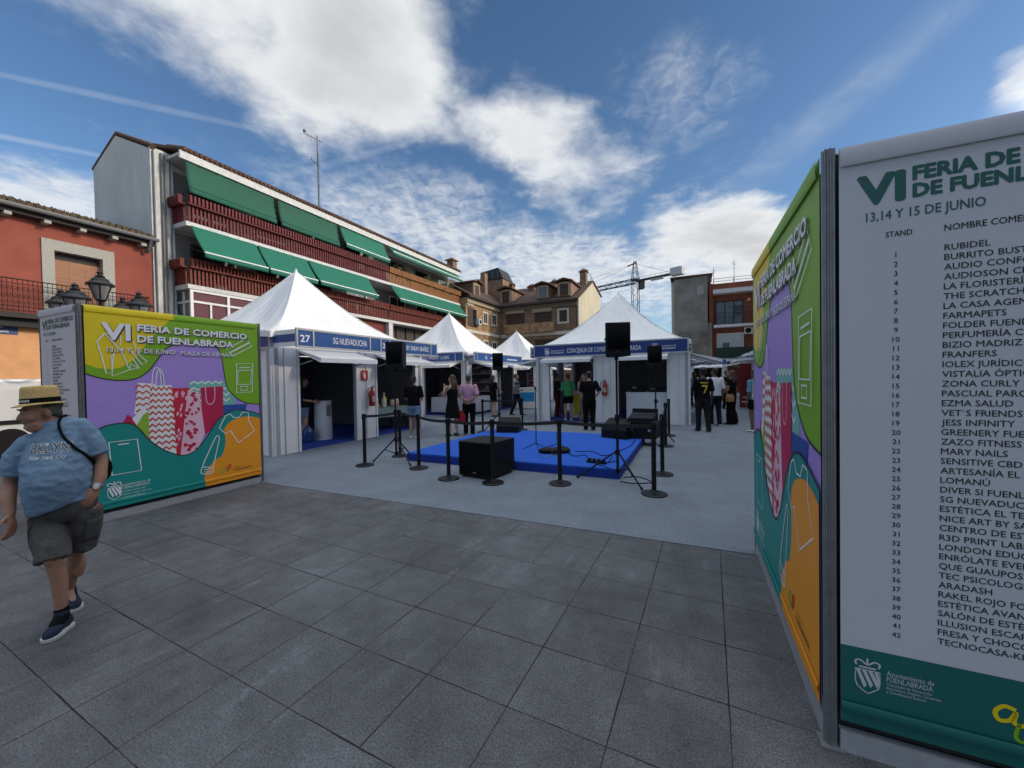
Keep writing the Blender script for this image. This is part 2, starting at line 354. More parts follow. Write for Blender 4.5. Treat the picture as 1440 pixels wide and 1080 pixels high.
# ================================================================== THE SETTING
def paving_material():
    m = bpy.data.materials.new('granite_paving'); m.use_nodes = True; nt = m.node_tree; N = nt.nodes.new; Lk = nt.links.new
    b = nt.nodes['Principled BSDF']; b.inputs['Specular IOR Level'].default_value = .35
    tc = N('ShaderNodeTexCoord'); S = .4776; S2_ = .463
    wob = N('ShaderNodeTexNoise'); wob.inputs['Scale'].default_value = 6; Lk(tc.outputs['Object'], wob.inputs[0])
    vs = N('ShaderNodeVectorMath'); vs.operation = 'MULTIPLY_ADD'; Lk(wob.outputs['Color'], vs.inputs[0]); vs.inputs[1].default_value = (.008, .008, 0); Lk(tc.outputs['Object'], vs.inputs[2])
    sp = N('ShaderNodeSeparateXYZ'); Lk(vs.outputs[0], sp.inputs[0])
    def mm(op, a, b2=None, clamp=False):
        n = N('ShaderNodeMath'); n.operation = op; n.use_clamp = clamp
        for i, v in enumerate((a, b2)):
            if v is None: continue
            if isinstance(v, (int, float)): n.inputs[i].default_value = v
            else: Lk(v, n.inputs[i])
        return n.outputs[0]
    gx = mm('DIVIDE', mm('ADD', sp.outputs[0], .4046), S); gy = mm('DIVIDE', mm('ADD', sp.outputs[1], .202), S2_)
    fx = mm('FLOOR', gx); fy = mm('FLOOR', gy)
    rx = mm('SUBTRACT', gx, mm('ROUND', gx)); ry = mm('SUBTRACT', gy, mm('ROUND', gy))       # distance from the nearest joint
    def cell(x, y, z):
        c = N('ShaderNodeCombineXYZ'); 
        for i, v in enumerate((x, y, z)):
            if isinstance(v, (int, float)): c.inputs[i].default_value = v
            else: Lk(v, c.inputs[i])
        w = N('ShaderNodeTexWhiteNoise'); w.noise_dimensions = '3D'; Lk(c.outputs[0], w.inputs[0]); return w.outputs['Value']
    keepx = mm('GREATER_THAN', cell(mm('ROUND', gx), mm('FLOOR', mm('DIVIDE', fy, 1)), 3.0), .15)   # now and then a double-length slab
    keepy = mm('GREATER_THAN', cell(fx, mm('ROUND', gy), 9.0), .05)
    wn = N('ShaderNodeTexNoise'); wn.inputs['Scale'].default_value = 3.0; wn.inputs['Detail'].default_value = 6; Lk(tc.outputs['Object'], wn.inputs[0])
    wid = mm('MULTIPLY', mm('SUBTRACT', wn.outputs[0], .26), .024)
    jx = mm('MULTIPLY', mm('LESS_THAN', mm('ABSOLUTE', rx), wid), keepx); jy = mm('MULTIPLY', mm('LESS_THAN', mm('ABSOLUTE', ry), wid), keepy)
    J = mm('MAXIMUM', jx, jy)
    tint = mm('ADD', .91, mm('MULTIPLY', cell(fx, fy, 1.0), .18))
    def noise(sc_, det, ro=.6, vec=None):
        n = N('ShaderNodeTexNoise'); n.inputs['Scale'].default_value = sc_; n.inputs['Detail'].default_value = det; n.inputs['Roughness'].default_value = ro; Lk(vec or tc.outputs['Object'], n.inputs[0]); return n.outputs[0]
    def rng(x, a, b2, c, d):
        r = N('ShaderNodeMapRange'); r.inputs[1].default_value = a; r.inputs[2].default_value = b2; r.inputs[3].default_value = c; r.inputs[4].default_value = d; Lk(x, r.inputs[0]); return r.outputs[0]
    speck = rng(noise(110, 3, .85), .34, .66, .40, 1.6); speck2 = rng(noise(70, 3, .7), .3, .7, .78, 1.22)
    stain = rng(noise(.8, 8, .72), .32, .68, .66, 1.34); st2 = rng(noise(3.0, 9, .78), .32, .68, .72, 1.28)
    mp = N('ShaderNodeMapping'); mp.inputs['Rotation'].default_value = (0, 0, .35); mp.inputs['Scale'].default_value = (5.5, 1.1, 1); Lk(tc.outputs['Object'], mp.inputs[0])
    streak = mm('MULTIPLY', rng(noise(1.0, 7, .7, mp.outputs[0]), .57, .74, 0, 1.0), rng(noise(9, 6, .75), .38, .62, .0, 1.0))    # pale dusty scuffs
    gum = rng(N('ShaderNodeTexVoronoi').outputs[0], 0, 1, 0, 1)
    vor = N('ShaderNodeTexVoronoi'); vor.inputs['Scale'].default_value = 1.3; Lk(tc.outputs['Object'], vor.inputs[0])
    spot = mm('MULTIPLY', mm('LESS_THAN', vor.outputs['Distance'], .045), .45)
    v = mm('MULTIPLY', mm('MULTIPLY', mm('MULTIPLY', tint, speck), mm('MULTIPLY', speck2, stain)), st2)
    v = mm('ADD', mm('MULTIPLY', v, mm('SUBTRACT', 1.0, spot)), mm('MULTIPLY', streak, 1.15))
    v = mm('MULTIPLY', v, mm('SUBTRACT', 1.0, mm('MULTIPLY', J, .93)))
    mx = N('ShaderNodeMix'); mx.data_type = 'RGBA'; mx.blend_type = 'MULTIPLY'; mx.inputs[0].default_value = 1; mx.inputs[6].default_value = (.094, .097, .101, 1)
    cb = N('ShaderNodeCombineColor')
    for i in range(3): Lk(v, cb.inputs[i])
    Lk(cb.outputs[0], mx.inputs[7]); Lk(mx.outputs[2], b.inputs['Base Color'])
    Lk(rng(noise(4, 5), .3, .7, .55, .8), b.inputs['Roughness'])
    h = mm('SUBTRACT', mm('MULTIPLY', speck, .12), mm('MULTIPLY', J, 1.0))
    bp = N('ShaderNodeBump'); bp.inputs['Strength'].default_value = .5; bp.inputs['Distance'].default_value = .006; Lk(h, bp.inputs['Height']); Lk(bp.outputs[0], b.inputs['Normal'])
    MATS['granite_paving'] = m; return m
b = MB(); b.box(-220, 220, -220, 260, -.3, 0)
pav = structure(b.build('ground', paving_material())); pav.rotation_euler.z = -TH-R(2.2)

def carpet_material():
    m = mat('grey_fair_carpet', (.182, .213, .252), .97, 0, .12, 1.6, .6, 260, .2)
    nt = m.node_tree; N = nt.nodes.new; Lk = nt.links.new; b = nt.nodes['Principled BSDF']
    src = b.inputs['Base Color'].links[0].from_socket; tc = N('ShaderNodeTexCoord')
    n = N('ShaderNodeTexNoise'); n.inputs['Scale'].default_value = 110; n.inputs['Detail'].default_value = 4; n.inputs['Roughness'].default_value = .8; Lk(tc.outputs['Object'], n.inputs[0])
    r = N('ShaderNodeMapRange'); r.inputs[1].default_value = .35; r.inputs[2].default_value = .65; r.inputs[3].default_value = .60; r.inputs[4].default_value = 1.40; Lk(n.outputs[0], r.inputs[0])
    # two-metre strips butted together
    sp = N('ShaderNodeSeparateXYZ'); Lk(tc.outputs['Object'], sp.inputs[0])
    def mm(op, a, b2):
        k = N('ShaderNodeMath'); k.operation = op
        for i, v in enumerate((a, b2)):
            if isinstance(v, (int, float)): k.inputs[i].default_value = v
            else: Lk(v, k.inputs[i])
        return k.outputs[0]
    fr = mm('ABSOLUTE', mm('SUBTRACT', mm('FRACT', mm('DIVIDE', sp.outputs[1], 2.0), 0), .5), 0)
    seam = mm('SUBTRACT', 1.0, mm('MULTIPLY', mm('LESS_THAN', fr, .0022), .22))
    wn = N('ShaderNodeTexWhiteNoise'); wn.noise_dimensions = '1D'; Lk(mm('FLOOR', mm('ADD', mm('DIVIDE', sp.outputs[1], 2.0), .5), 0), wn.inputs['W'])
    strip = mm('ADD', .95, mm('MULTIPLY', wn.outputs['Value'], .10))
    val = mm('MULTIPLY', mm('MULTIPLY', r.outputs[0], seam), strip)
    cb = N('ShaderNodeCombineColor')
    for i in range(3): Lk(val, cb.inputs[i])
    mx = N('ShaderNodeMix'); mx.data_type = 'RGBA'; mx.blend_type = 'MULTIPLY'; mx.inputs[0].default_value = 1; Lk(src, mx.inputs[6]); Lk(cb.outputs[0], mx.inputs[7]); Lk(mx.outputs[2], b.inputs['Base Color'])
    return m
b = MB(); b.box(-14.5, 12, 3.96, 36, .0005, .006)
car = structure(b.build('carpet', carpet_material())); car.rotation_euler.z = -TH
car['label'] = 'grey needle-felt carpet laid over the plaza from the entrance to the stalls'

# ---------------------------------------------------------------- building materials
M_render_w = mat('weathered_white_render', (.55, .55, .53), .85, 0, .3, 3, .3, 30, stretch=(1, 1, .35))
M_render_g = mat('grey_gable_render', (.53, .53, .52), .9, 0, .10, 1.2, .15, 40, stretch=(1, 1, .3))
M_render_c = mat('cream_gable_render', (.46, .41, .30), .9, 0, .14, 1.0, .15, 30, stretch=(1, 1, .3))
M_render_r = mat('terracotta_render', srgb(142, 75, 62), .9, 0, .14, 1.6, .15, 30)
M_render_o = mat('orange_render', srgb(214, 158, 110), .9, 0, .14, 1.5, .15, 30)
M_cement = mat('bare_cement_wall', (.20, .185, .165), .95, 0, .32, .9, .4, 14)
M_stone = mat('pale_granite_surround', (.36, .35, .31), .85, 0, .2, 25, .2, 60)
M_tile = mat('clay_roof_tile', (.12, .062, .04), .9, 0, .4, 6, .4, 20)
M_moss = mat('mossy_roof_tile', (.105, .075, .042), .95, 0, .5, 5, .6, 25)
M_darkwood = mat('dark_eave_wood', (.035, .03, .028), .8, 0, .3)
M_slab = mat('white_painted_slab', (.55, .55, .54), .8, 0, .15, 5)
M_rail1 = mat('maroon_slat', srgb(98, 26, 32), .7, 0, .2, 6)
M_rail2 = mat('chestnut_slat', srgb(112, 46, 32), .7, 0, .25, 6)
M_rail3 = mat('honey_slat', srgb(150, 96, 46), .6, 0, .3, 6)
M_awn = mat('green_awning_canvas', srgb(6, 100, 80), .75, 0, .06, 1.5)
M_awn_shade = mat('shaded_awning_canvas', srgb(10, 80, 62), .75, 0, .08, 1.5)  # darker copy of the awning green, painting in the eave's shade
M_stripe = mat('white_awning_stripe', (.75, .75, .75), .7, 0, .03)
M_glass = glassmat('dark_window_glass', (.02, .022, .025))
M_pane = glassmat('grey_balcony_glass', (.11, .125, .135), .12)
M_purple = mat('plum_blind', srgb(92, 48, 60), .7, 0, .12)
M_pvcframe = mat('white_window_frame', (.66, .66, .66), .4, 0, .04)
M_shut = mat('brown_roller_shutter', (.055, .030, .022), .7, 0, .2, 3)
M_shutw = mat('white_roller_shutter', (.52, .54, .54), .6, 0, .06, 3, .5, 1, stretch=(0, 0, 30))
M_straw = mat('reed_blind', srgb(158, 116, 92), .9, 0, .25, 3, .4, 40, stretch=(.3, .3, 12))
M_stoneb = brickmat('sun_tinted_stone_brick', (.42, .25, .11), (.26, .15, .07), (.28, .22, .16), .42, .16, .02, .9, .35)  # golden sunlight on the side wing is painted into this stone colour
M_brownb = brickmat('brown_brick', (.27, .155, .095), (.18, .102, .065), (.22, .165, .125), .26, .08, .012, .9, .25)
M_redb = brickmat('red_brick', srgb(142, 70, 45), srgb(114, 55, 37), srgb(120, 86, 72), .25, .07, .01, .9, .18)
M_beigel = mat('beige_lintel', (.36, .29, .20), .85, 0, .1)
M_iron = mat('black_wrought_iron', (.012, .012, .013), .5, .3, .1)
M_pipe = mat('grey_drainpipe', (.14, .14, .145), .6, .2, .1)

def FE(x0):  return lambda s, z, d: (x0+d, s, z)          # facade turned to +a : s runs along +b
def FS(y0):  return lambda s, z, d: (s, y0-d, z)          # facade turned to -b : s runs along +a
def fbox(mb, f, s0, s1, z0, z1, d0, d1):
    vs = [f(s, z, d) for d in (d0, d1) for z in (z0, z1) for s in (s0, s1)]
    mb.add(vs, [(0, 2, 3, 1), (4, 5, 7, 6), (0, 1, 5, 4), (2, 6, 7, 3), (0, 4, 6, 2), (1, 3, 7, 5)])
def fb(name, m, parent, f, s0, s1, z0, z1, d0, d1):
    q = MB(); fbox(q, f, s0, s1, z0, z1, d0, d1); return fix_normals(q.build(name, m, parent))
def window(parent, f, s0, s1, z0, z1, mframe, mpane, fw_=.12, proud=.05, mull=1, label=None):
    q = MB()
    for a in ((s0, s0+fw_, z0, z1), (s1-fw_, s1, z0, z1), (s0+fw_, s1-fw_, z0, z0+fw_), (s0+fw_, s1-fw_, z1-fw_, z1)): fbox(q, f, *a, .002, proud)
    w = fix_normals(q.build('window', mframe, parent))
    if label: w['label'] = label
    fb('pane', mpane, w, f, s0+fw_, s1-fw_, z0+fw_, z1-fw_, .002, .02)
    if mull:
        q = MB()
        for i in range(1, mull+1):
            x = s0+(s1-s0)*i/(mull+1); fbox(q, f, x-.025, x+.025, z0+fw_, z1-fw_, .0205, .04)
        fix_normals(q.build('mullion', mframe, w))
    return w

# ---------------------------------------------------------------- apartment block with green awnings
def awning_building():
    t = gthing('apartment_building', 'long white apartment block with maroon slatted balconies under rows of green awnings', 'building', 0, 0)
    f = FE(-22.35); F = FE(-21.15)
    # wall with a gabled end
    prof = [(-27.6, 0), (-22.35, 0), (-22.35, 12.3), (-25.26, 13.62), (-27.6, 12.55)]
    q = MB(); q.prism([(a, z) for a, z in prof], lambda s, z, d: (s, d, z), 9.65, 34.1); w = fix_normals(q.build('wall', M_render_g, t))
    fb('pilaster', M_render_w, t, f, 9.66, 10.52, 0, 12.35, .003, .13)
    q = MB()
    for (p0, p1) in (((-22.10, 9.62, 12.35), (-25.26, 9.62, 13.74)), ((-25.26, 9.62, 13.74), (-27.75, 9.62, 12.58))):
        for k in range(14):
            u0 = Vector(p0).lerp(Vector(p1), k/14); u1 = Vector(p0).lerp(Vector(p1), (k+1.15)/14)
            q.tube([u0+Vector((0, .12, -.01)), u1+Vector((0, .12, .04))], [.12, .10], 7)
    q.build('verge_tiles', M_tile, t)
    # roof slabs
    q = MB(); q.hexa([(-21.0, 10.3, 12.22), (-25.26, 10.3, 13.62), (-25.26, 34.3, 13.62), (-21.0, 34.3, 12.22), (-21.0, 10.3, 12.30), (-25.26, 10.3, 13.76), (-25.26, 34.3, 13.76), (-21.0, 34.3, 12.30)])
    q.hexa([(-25.28, 9.75, 13.60), (-27.9, 9.75, 12.35), (-27.9, 34.3, 12.35), (-25.28, 34.3, 13.60), (-25.28, 9.75, 13.72), (-27.9, 9.75, 12.5), (-27.9, 34.3, 12.5), (-25.28, 34.3, 13.72)])
    for k in range(108):
        y = 10.42+k*.22; q.tube([(-20.93, y, 12.31), (-22.4, y, 12.80)], [.085, .07], 6)
    roof = fix_normals(q.build('roof', M_tile, t))
    q = MB(); fbox(q, F, 10.25, 34.15, 11.86, 12.21, 0, .10); fbox(q, F, 10.25, 34.15, 12.0, 12.12, -1.22, -.003)
    fix_normals(q.build('fascia', M_slab, t))
    # slabs and railings
    segs = {9.0: [(10.5, 23.7, M_rail1), (23.75, 34.1, M_rail3)], 6.1: [(10.5, 23.7, M_rail2), (23.75, 34.1, M_rail2)]}
    for z, sg in segs.items():
        fb('balcony_slab', M_slab, t, F, 10.45, 34.1, z-.12, z+.08, -1.19, .03)
        for s0, s1, mm_ in sg:
            q = MB(); n = int((s1-s0)/.165)
            for k in range(n):
                s = s0+.05+k*(s1-s0-.1)/n
                fbox(q, F, s, s+.085, z+.10, z+.92, -.03, .03); fbox(q, F, s, s+.085, z+.90, z+1.26, .06, .22)
            fbox(q, F, s0, s1, z+.84, z+.89, -.06, .20); fbox(q, F, s0, s1, z+1.18, z+1.23, .0, .06); fbox(q, F, s0, s1, z+.3, z+.35, -.075, -.032)
            if s0 < 11:    # return at the left end
                for k in range(7):
                    x = -21.28-k*.165; q.box(x-.085, x, s0-.06, s0, z+.10, z+.92); q.box(x-.085, x, s0-.25, s0-.09, z+.9, z+1.26)
                q.box(-22.33, -21.2, s0-.22, s0+.06, z+.84, z+.89)
            fix_normals(q.build('railing', mm_, t))
    # dark recessed balcony doors and windows
    for z in (9.08, 6.18, 3.0):
        for s in (11.2, 14.4, 17.6, 20.8, 25.2, 28.6, 31.6):
            window(t, f, s, s+1.9, z+.1, z+2.25, M_pvcframe if z < 9 and s > 20 else M_shut, M_glass, .08, .05, 1)
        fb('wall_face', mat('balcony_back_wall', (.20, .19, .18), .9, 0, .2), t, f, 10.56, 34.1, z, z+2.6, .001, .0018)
    # awnings : s range, top z, bottom z, throw out at the bottom, material
    def awn(s0, s1, z0, z1, out0, out, m_, stripe=True, sk=0.0):
        q = MB(); q.mat(m_); N_ = 10
        def P(s, u): return F(s0+(s1-s0)*s + sk*u, z0+(z1-z0)*u, out0+(out-out0)*(u**1.0)-.05*math.sin(PI*u)+.006*math.sin(s*37))
        vs = []; fs = []
        for i in range(N_+1):
            for j in range(25): vs.append(P(j/24, i/N_))
        for i in range(N_):
            for j in range(24): fs.append((i*25+j, i*25+j+1, (i+1)*25+j+1, (i+1)*25+j))
        q.add(vs, fs)
        # hanging valance
        vs = []; 
        for u, dz in ((0, 0), (1, -.22)):
            for j in range(25): p = P(j/24, 1); vs.append((p[0]+.004*math.sin(j*1.7)+.012, p[1], p[2]+dz+(.0 if u == 0 else .0)))
        q.add(vs, [(j, j+1, 26+j, 25+j) for j in range(24)])
        o = q.build('awning', None, t, smooth=True)
        so = o.modifiers.new('thickness', 'SOLIDIFY'); so.thickness = .012
        if stripe:
            q = MB(); a = P(0, 1); b2 = P(1, 1); q.tube([(a[0]+.03, a[1], a[2]+.02), (b2[0]+.03, b2[1], b2[2]+.02)], .038, 6); q.build('front_bar', M_stripe, o)
        for s in (0.0, 1.0):
            q = MB(); a = P(s, 1); q.tube([F(s0+(s1-s0)*s, z1+.35, -.1), a], .018, 5); q.build('arm', M_iron, o)
    awn(10.47, 14.72, 11.82, 10.62, .0, .10, M_awn_shade, False, .1); awn(14.95, 19.05, 11.82, 10.62, .0, .12, M_awn_shade, False, .1); awn(19.25, 23.4, 11.82, 10.62, .0, .42, M_awn, True, .15)
    awn(23.85, 33.95, 11.8, 11.35, .0, .5, M_awn, True)
    awn(10.62, 13.62, 8.90, 7.56, .05, .85, M_awn, True, .12); awn(13.72, 16.66, 8.90, 7.56, .05, .85, M_awn, True, .12); awn(16.76, 21.6, 8.90, 7.58, .05, .85, M_awn, True, .2); awn(23.9, 33.98, 8.90, 7.80, .05, .75, M_awn, True, .3)
    # first floor : bay window, plank front, column
    q = MB()
    for s in (10.6, 12.2, 13.7, 15.2, 16.7): fbox(q, F, s-.06, s+.06, 3.0, 5.95, -.08, .02)
    for z in (3.0, 5.35, 5.86): fbox(q, F, 10.66, 16.64, z, z+.10, -.07, .012)
    for s in (11.4, 12.95, 14.45, 15.95): fbox(q, F, s-.04, s+.04, 3.1, 5.34, -.07, .008)
    for s in (-.08,): q.box(-22.3, -21.3, 10.55, 10.63, 3.0, 3.1); q.box(-22.3, -21.3, 10.55, 10.63, 5.35, 5.45); q.box(-21.8, -21.7, 10.55, 10.63, 3.1, 5.9)
    bay = fix_normals(q.build('bay_window', M_pvcframe, t))
    fb('blind', M_purple, bay, F, 10.66, 16.64, 3.1, 5.9, -.06, -.05)
    fb('side_pane', M_pane, bay, lambda s, z, d: (s, 10.60-d, z), -22.3, -21.3, 3.1, 5.9, -.01, .0)
    q = MB()
    for k in range(60): fbox(q, F, 16.85+k*.118, 16.95+k*.118, 3.0, 5.96, -.40, -.36)
    fbox(q, F, 16.8, 23.95, 3.0, 5.96, -.45, -.41); fix_normals(q.build('plank_front', M_rail2, t))
    fb('column', M_slab, t, F, 23.75, 24.2, 0, 5.97, -.35, .0)
    q = MB()
    for k in range(8): fbox(q, F, 24.4+k*1.2, 24.5+k*1.2, 3.0, 5.9, -.9, -.85)
    fbox(q, F, 24.22, 34.0, 3.0, 5.96, -1.0, -.95); fix_normals(q.build('shopfront', mat('dark_brown_shopfront', (.035, .022, .018), .6, 0, .2), t))
    # ceiling ribs at the left end (seen from below), pipes and cables
    q = MB()
    for s, r in ((9.75, .035), (10.05, .05), (10.18, .03), (10.38, .025)): q.tube([f(s, .5, .19), f(s, 12.2, .19)], r, 7)
    q.tube([f(10.3, 10.3, .22), f(10.9, 10.25, 1.1)], .012, 5); q.tube([f(10.1, 7.4, .2), f(10.3, 7.35, .26)], .02, 5)
    q.build('drainpipe', M_pipe, t)
    # plants on the right-hand upper balcony, air conditioners
    rnd = random.Random(3)
    for s_c in (25, 26.2, 28.8, 29.9, 31.2, 32.4):
      q = MB()
      for k in range(70):
        s = s_c+rnd.gauss(0, .24); z = 10.2+abs(rnd.gauss(0, .22))-rnd.choice((0, 0, .5)); d = .12+rnd.gauss(0, .08)
        c = Vector(F(s, z, d)); a = Vector((rnd.gauss(0, 1), rnd.gauss(0, 1), rnd.gauss(0, 1))).normalized()*.11; e = a.orthogonal().normalized()*.05
        q.add([c-a, c+e, c+a, c-e], [(0, 1, 2, 3)])
      q.build('balcony_plant', mat('balcony_leaf', (.05, .08, .025), .7, 0, .4, 8), t)
    # chimney at the far end
    q = MB(); q.box(-22.0, -21.3, 33.2, 33.9, 12.3, 13.15); q.box(-22.15, -21.15, 33.05, 34.05, 13.27, 13.36); q.box(-21.95, -21.35, 33.25, 33.85, 13.16, 13.26)
    q.hexa([(-22.15, 33.05, 13.365), (-21.15, 33.05, 13.365), (-21.15, 34.05, 13.365), (-22.15, 34.05, 13.365), (-21.8, 33.4, 13.6), (-21.5, 33.4, 13.6), (-21.5, 33.7, 13.6), (-21.8, 33.7, 13.6)])
    q.build('chimney', M_brownb, roof)
    # aerial mast on the roof
    an = gthing('roof_antenna', 'tall thin television aerial mast on the roof of the awning block', 'antenna', -22.6, 18.9, 12.75)
    q = MB(); q.tube([(0, 0, 0), (0, 0, 5.2)], .035, 6)
    for z in (1, 2, 3, 4): q.tube([(.12, 0, z-.9), (.12, 0, z)], .02, 5); q.tube([(.12, 0, z), (0, 0, z)], .015, 5)
    q.build('mast', M_pipe, an)
    q = MB(); q.tube([(-.2, -.9, 4.95), (.1, .3, 4.9)], .025, 5)
    for k in range(6): q.tube([(-.15, -.7+k*.2, 4.75), (-.15, -.7+k*.2, 5.15)], .014, 4)
    q.tube([(0, -.5, 3.4), (0, .2, 3.2)], .03, 5); q.tube([(0, -.6, 3.1), (0, -.45, 3.6)], .02, 4); q.ellipsoid((0, -.95, 5.0), (.1, .1, .1), n=8, m=6)
    q.build('aerial', M_pipe, an)
awning_building()

# ---------------------------------------------------------------- terracotta house at the left
def red_house():
    t = gthing('terracotta_house', 'low terracotta house with iron balcony and mossy tiled roof', 'house', 0, 0)
    f = FE(-22.30)
    q = MB()
    for a in ((-12, 6.27, 3.78, 8.0), (8.34, 9.64, 3.78, 8.0), (6.27, 8.34, 7.19, 8.0)): fbox(q, f, *a, -.35, 0)
    fbox(q, f, -12, 9.64, 0, 8.0, -5.5, -.36)
    fix_normals(q.build('wall', M_render_r, t))
    fb('lower_wall', M_render_o, t, f, -12, 9.64, 0, 3.775, -.35, .0)
    q = MB(); fbox(q, f, 6.272, 6.60, 3.78, 7.185, -.34, .05); fbox(q, f, 7.97, 8.338, 3.78, 7.185, -.34, .05); fbox(q, f, 6.602, 7.968, 6.79, 7.185, -.34, .05)
    fix_normals(q.build('window_surround', M_stone, t))
    q = MB(); fbox(q, f, 6.60, 7.97, 4.3, 6.5, -.24, -.22)
    for k in range(3): fbox(q, f, 6.62+k*.45, 6.64+k*.45, 4.3, 6.5, -.222, -.212)
    bl = fix_normals(q.build('reed_blind', M_straw, t)); fb('dark_gap', M_darkwood, t, f, 6.60, 7.97, 6.5, 6.79, -.30, -.28)
    # roof with eave, gutter, corbels
    q = MB(); q.hexa([(-21.80, -12, 8.02), (-26.9, -12, 9.5), (-26.9, 9.6, 9.5), (-21.80, 9.6, 8.02), (-21.80, -12, 8.12), (-26.9, -12, 9.62), (-26.9, 9.6, 9.62), (-21.80, 9.6, 8.12)])
    rnd = random.Random(2)
    for k in range(98):
        y = -11.9+k*.22; z0 = 8.14+rnd.uniform(-.015, .03); q.tube([(-21.78, y, z0), (-24.3, y+rnd.uniform(-.03, .03), z0+.74), (-26.9, y, z0+1.5)], [.09, .08, .08], 6)
    for k in range(420):     # tufts of moss and dry grass along the tiles
        y = rnd.uniform(3, 9.5); u = rnd.uniform(0, .8); c = Vector((-21.85-u*2, y, 8.20+u*.6)); a = Vector((rnd.gauss(0, .4), rnd.gauss(0, .4), 1)).normalized()*rnd.uniform(.05, .15); e = a.orthogonal().normalized()*.05
        q.add([c-e, c+e, c+a], [(0, 1, 2)])
    roof = fix_normals(q.build('roof', M_moss, t))
    q = MB(); fbox(q, f, -12, 9.62, 7.78, 7.98, .003, .40); 
    eave = fix_normals(q.build('eave_board', M_darkwood, t))
    for k in range(11): s = 9.2-k*.95; fb('corbel', M_stone, t, f, s-.09, s+.09, 7.66, 7.775, .005, .44)
    q = MB(); q.tube([(-21.72, -12, 8.0), (-21.72, 9.66, 8.0)], .085, 8); q.tube([(-21.74, 9.4, 7.95), (-21.95, 9.4, 7.55), (-22.15, 9.35, 7.45)], .07, 8); q.build('gutter', M_pipe, roof)
    # balcony
    fb('balcony_slab', M_darkwood, t, f, -6, 9.3, 4.02, 4.2, .004, .62)
    q = MB(); G_ = FE(-21.72)
    for z in (4.28, 4.42, 5.22, 5.38): q.tube([G_(-6, z, 0), G_(9.25, z, 0)], .014 if z < 5.3 else .022, 5)
    for k in range(128):
        s = -6+k*.12; q.tube([G_(s, 4.22, 0), G_(s, 5.38, 0)], .009, 4)
        if k > 78:
            for z0, sg in ((4.75, 1), (5.1, -1), (4.55, 1)):
                c = [G_(s+.06+.05*math.cos(i*.8)*(1-i*.07), z0+.085*math.sin(i*.8*sg)*(1-i*.07), 0) for i in range(9)]
                q.tube(c, .007, 4)
    q.tube([G_(9.25, 5.38, 0), (-22.3, 9.25, 5.38)], .02, 5)
    for k in range(5): q.tube([(-21.75-k*.12, 9.25, 4.22), (-21.75-k*.12, 9.25, 5.38)], .009, 4)
    q.build('balcony_railing', M_iron, t)
    fb('dark_strip', mat('black_strip_finish', (.015, .015, .016), .7, 0, .2), t, f, -8, 9.1, 3.72, 4.015, .006, .35)  # near-black strip along the wall below the balcony
    # street sign
    s = gthing('street_sign', 'blue street nameplate on the orange wall under the balcony', 'sign', -22.295, 4.95, 3.45)
    g = lambda s_, z, d: (d, s_, z)
    fb('plate', mat('blue_enamel', srgb(22, 62, 120), .35, 0, .1), s, g, -.15, .68, 0, .36, .004, .02)
    q = MB(); text(q, 'Plaza', g, .26, .22, .07, d=.023, bold=.01, align='C'); text(q, 'de España', g, .26, .07, .075, d=.023, bold=.01, align='C'); q.build('lettering', M_print, s)
red_house()

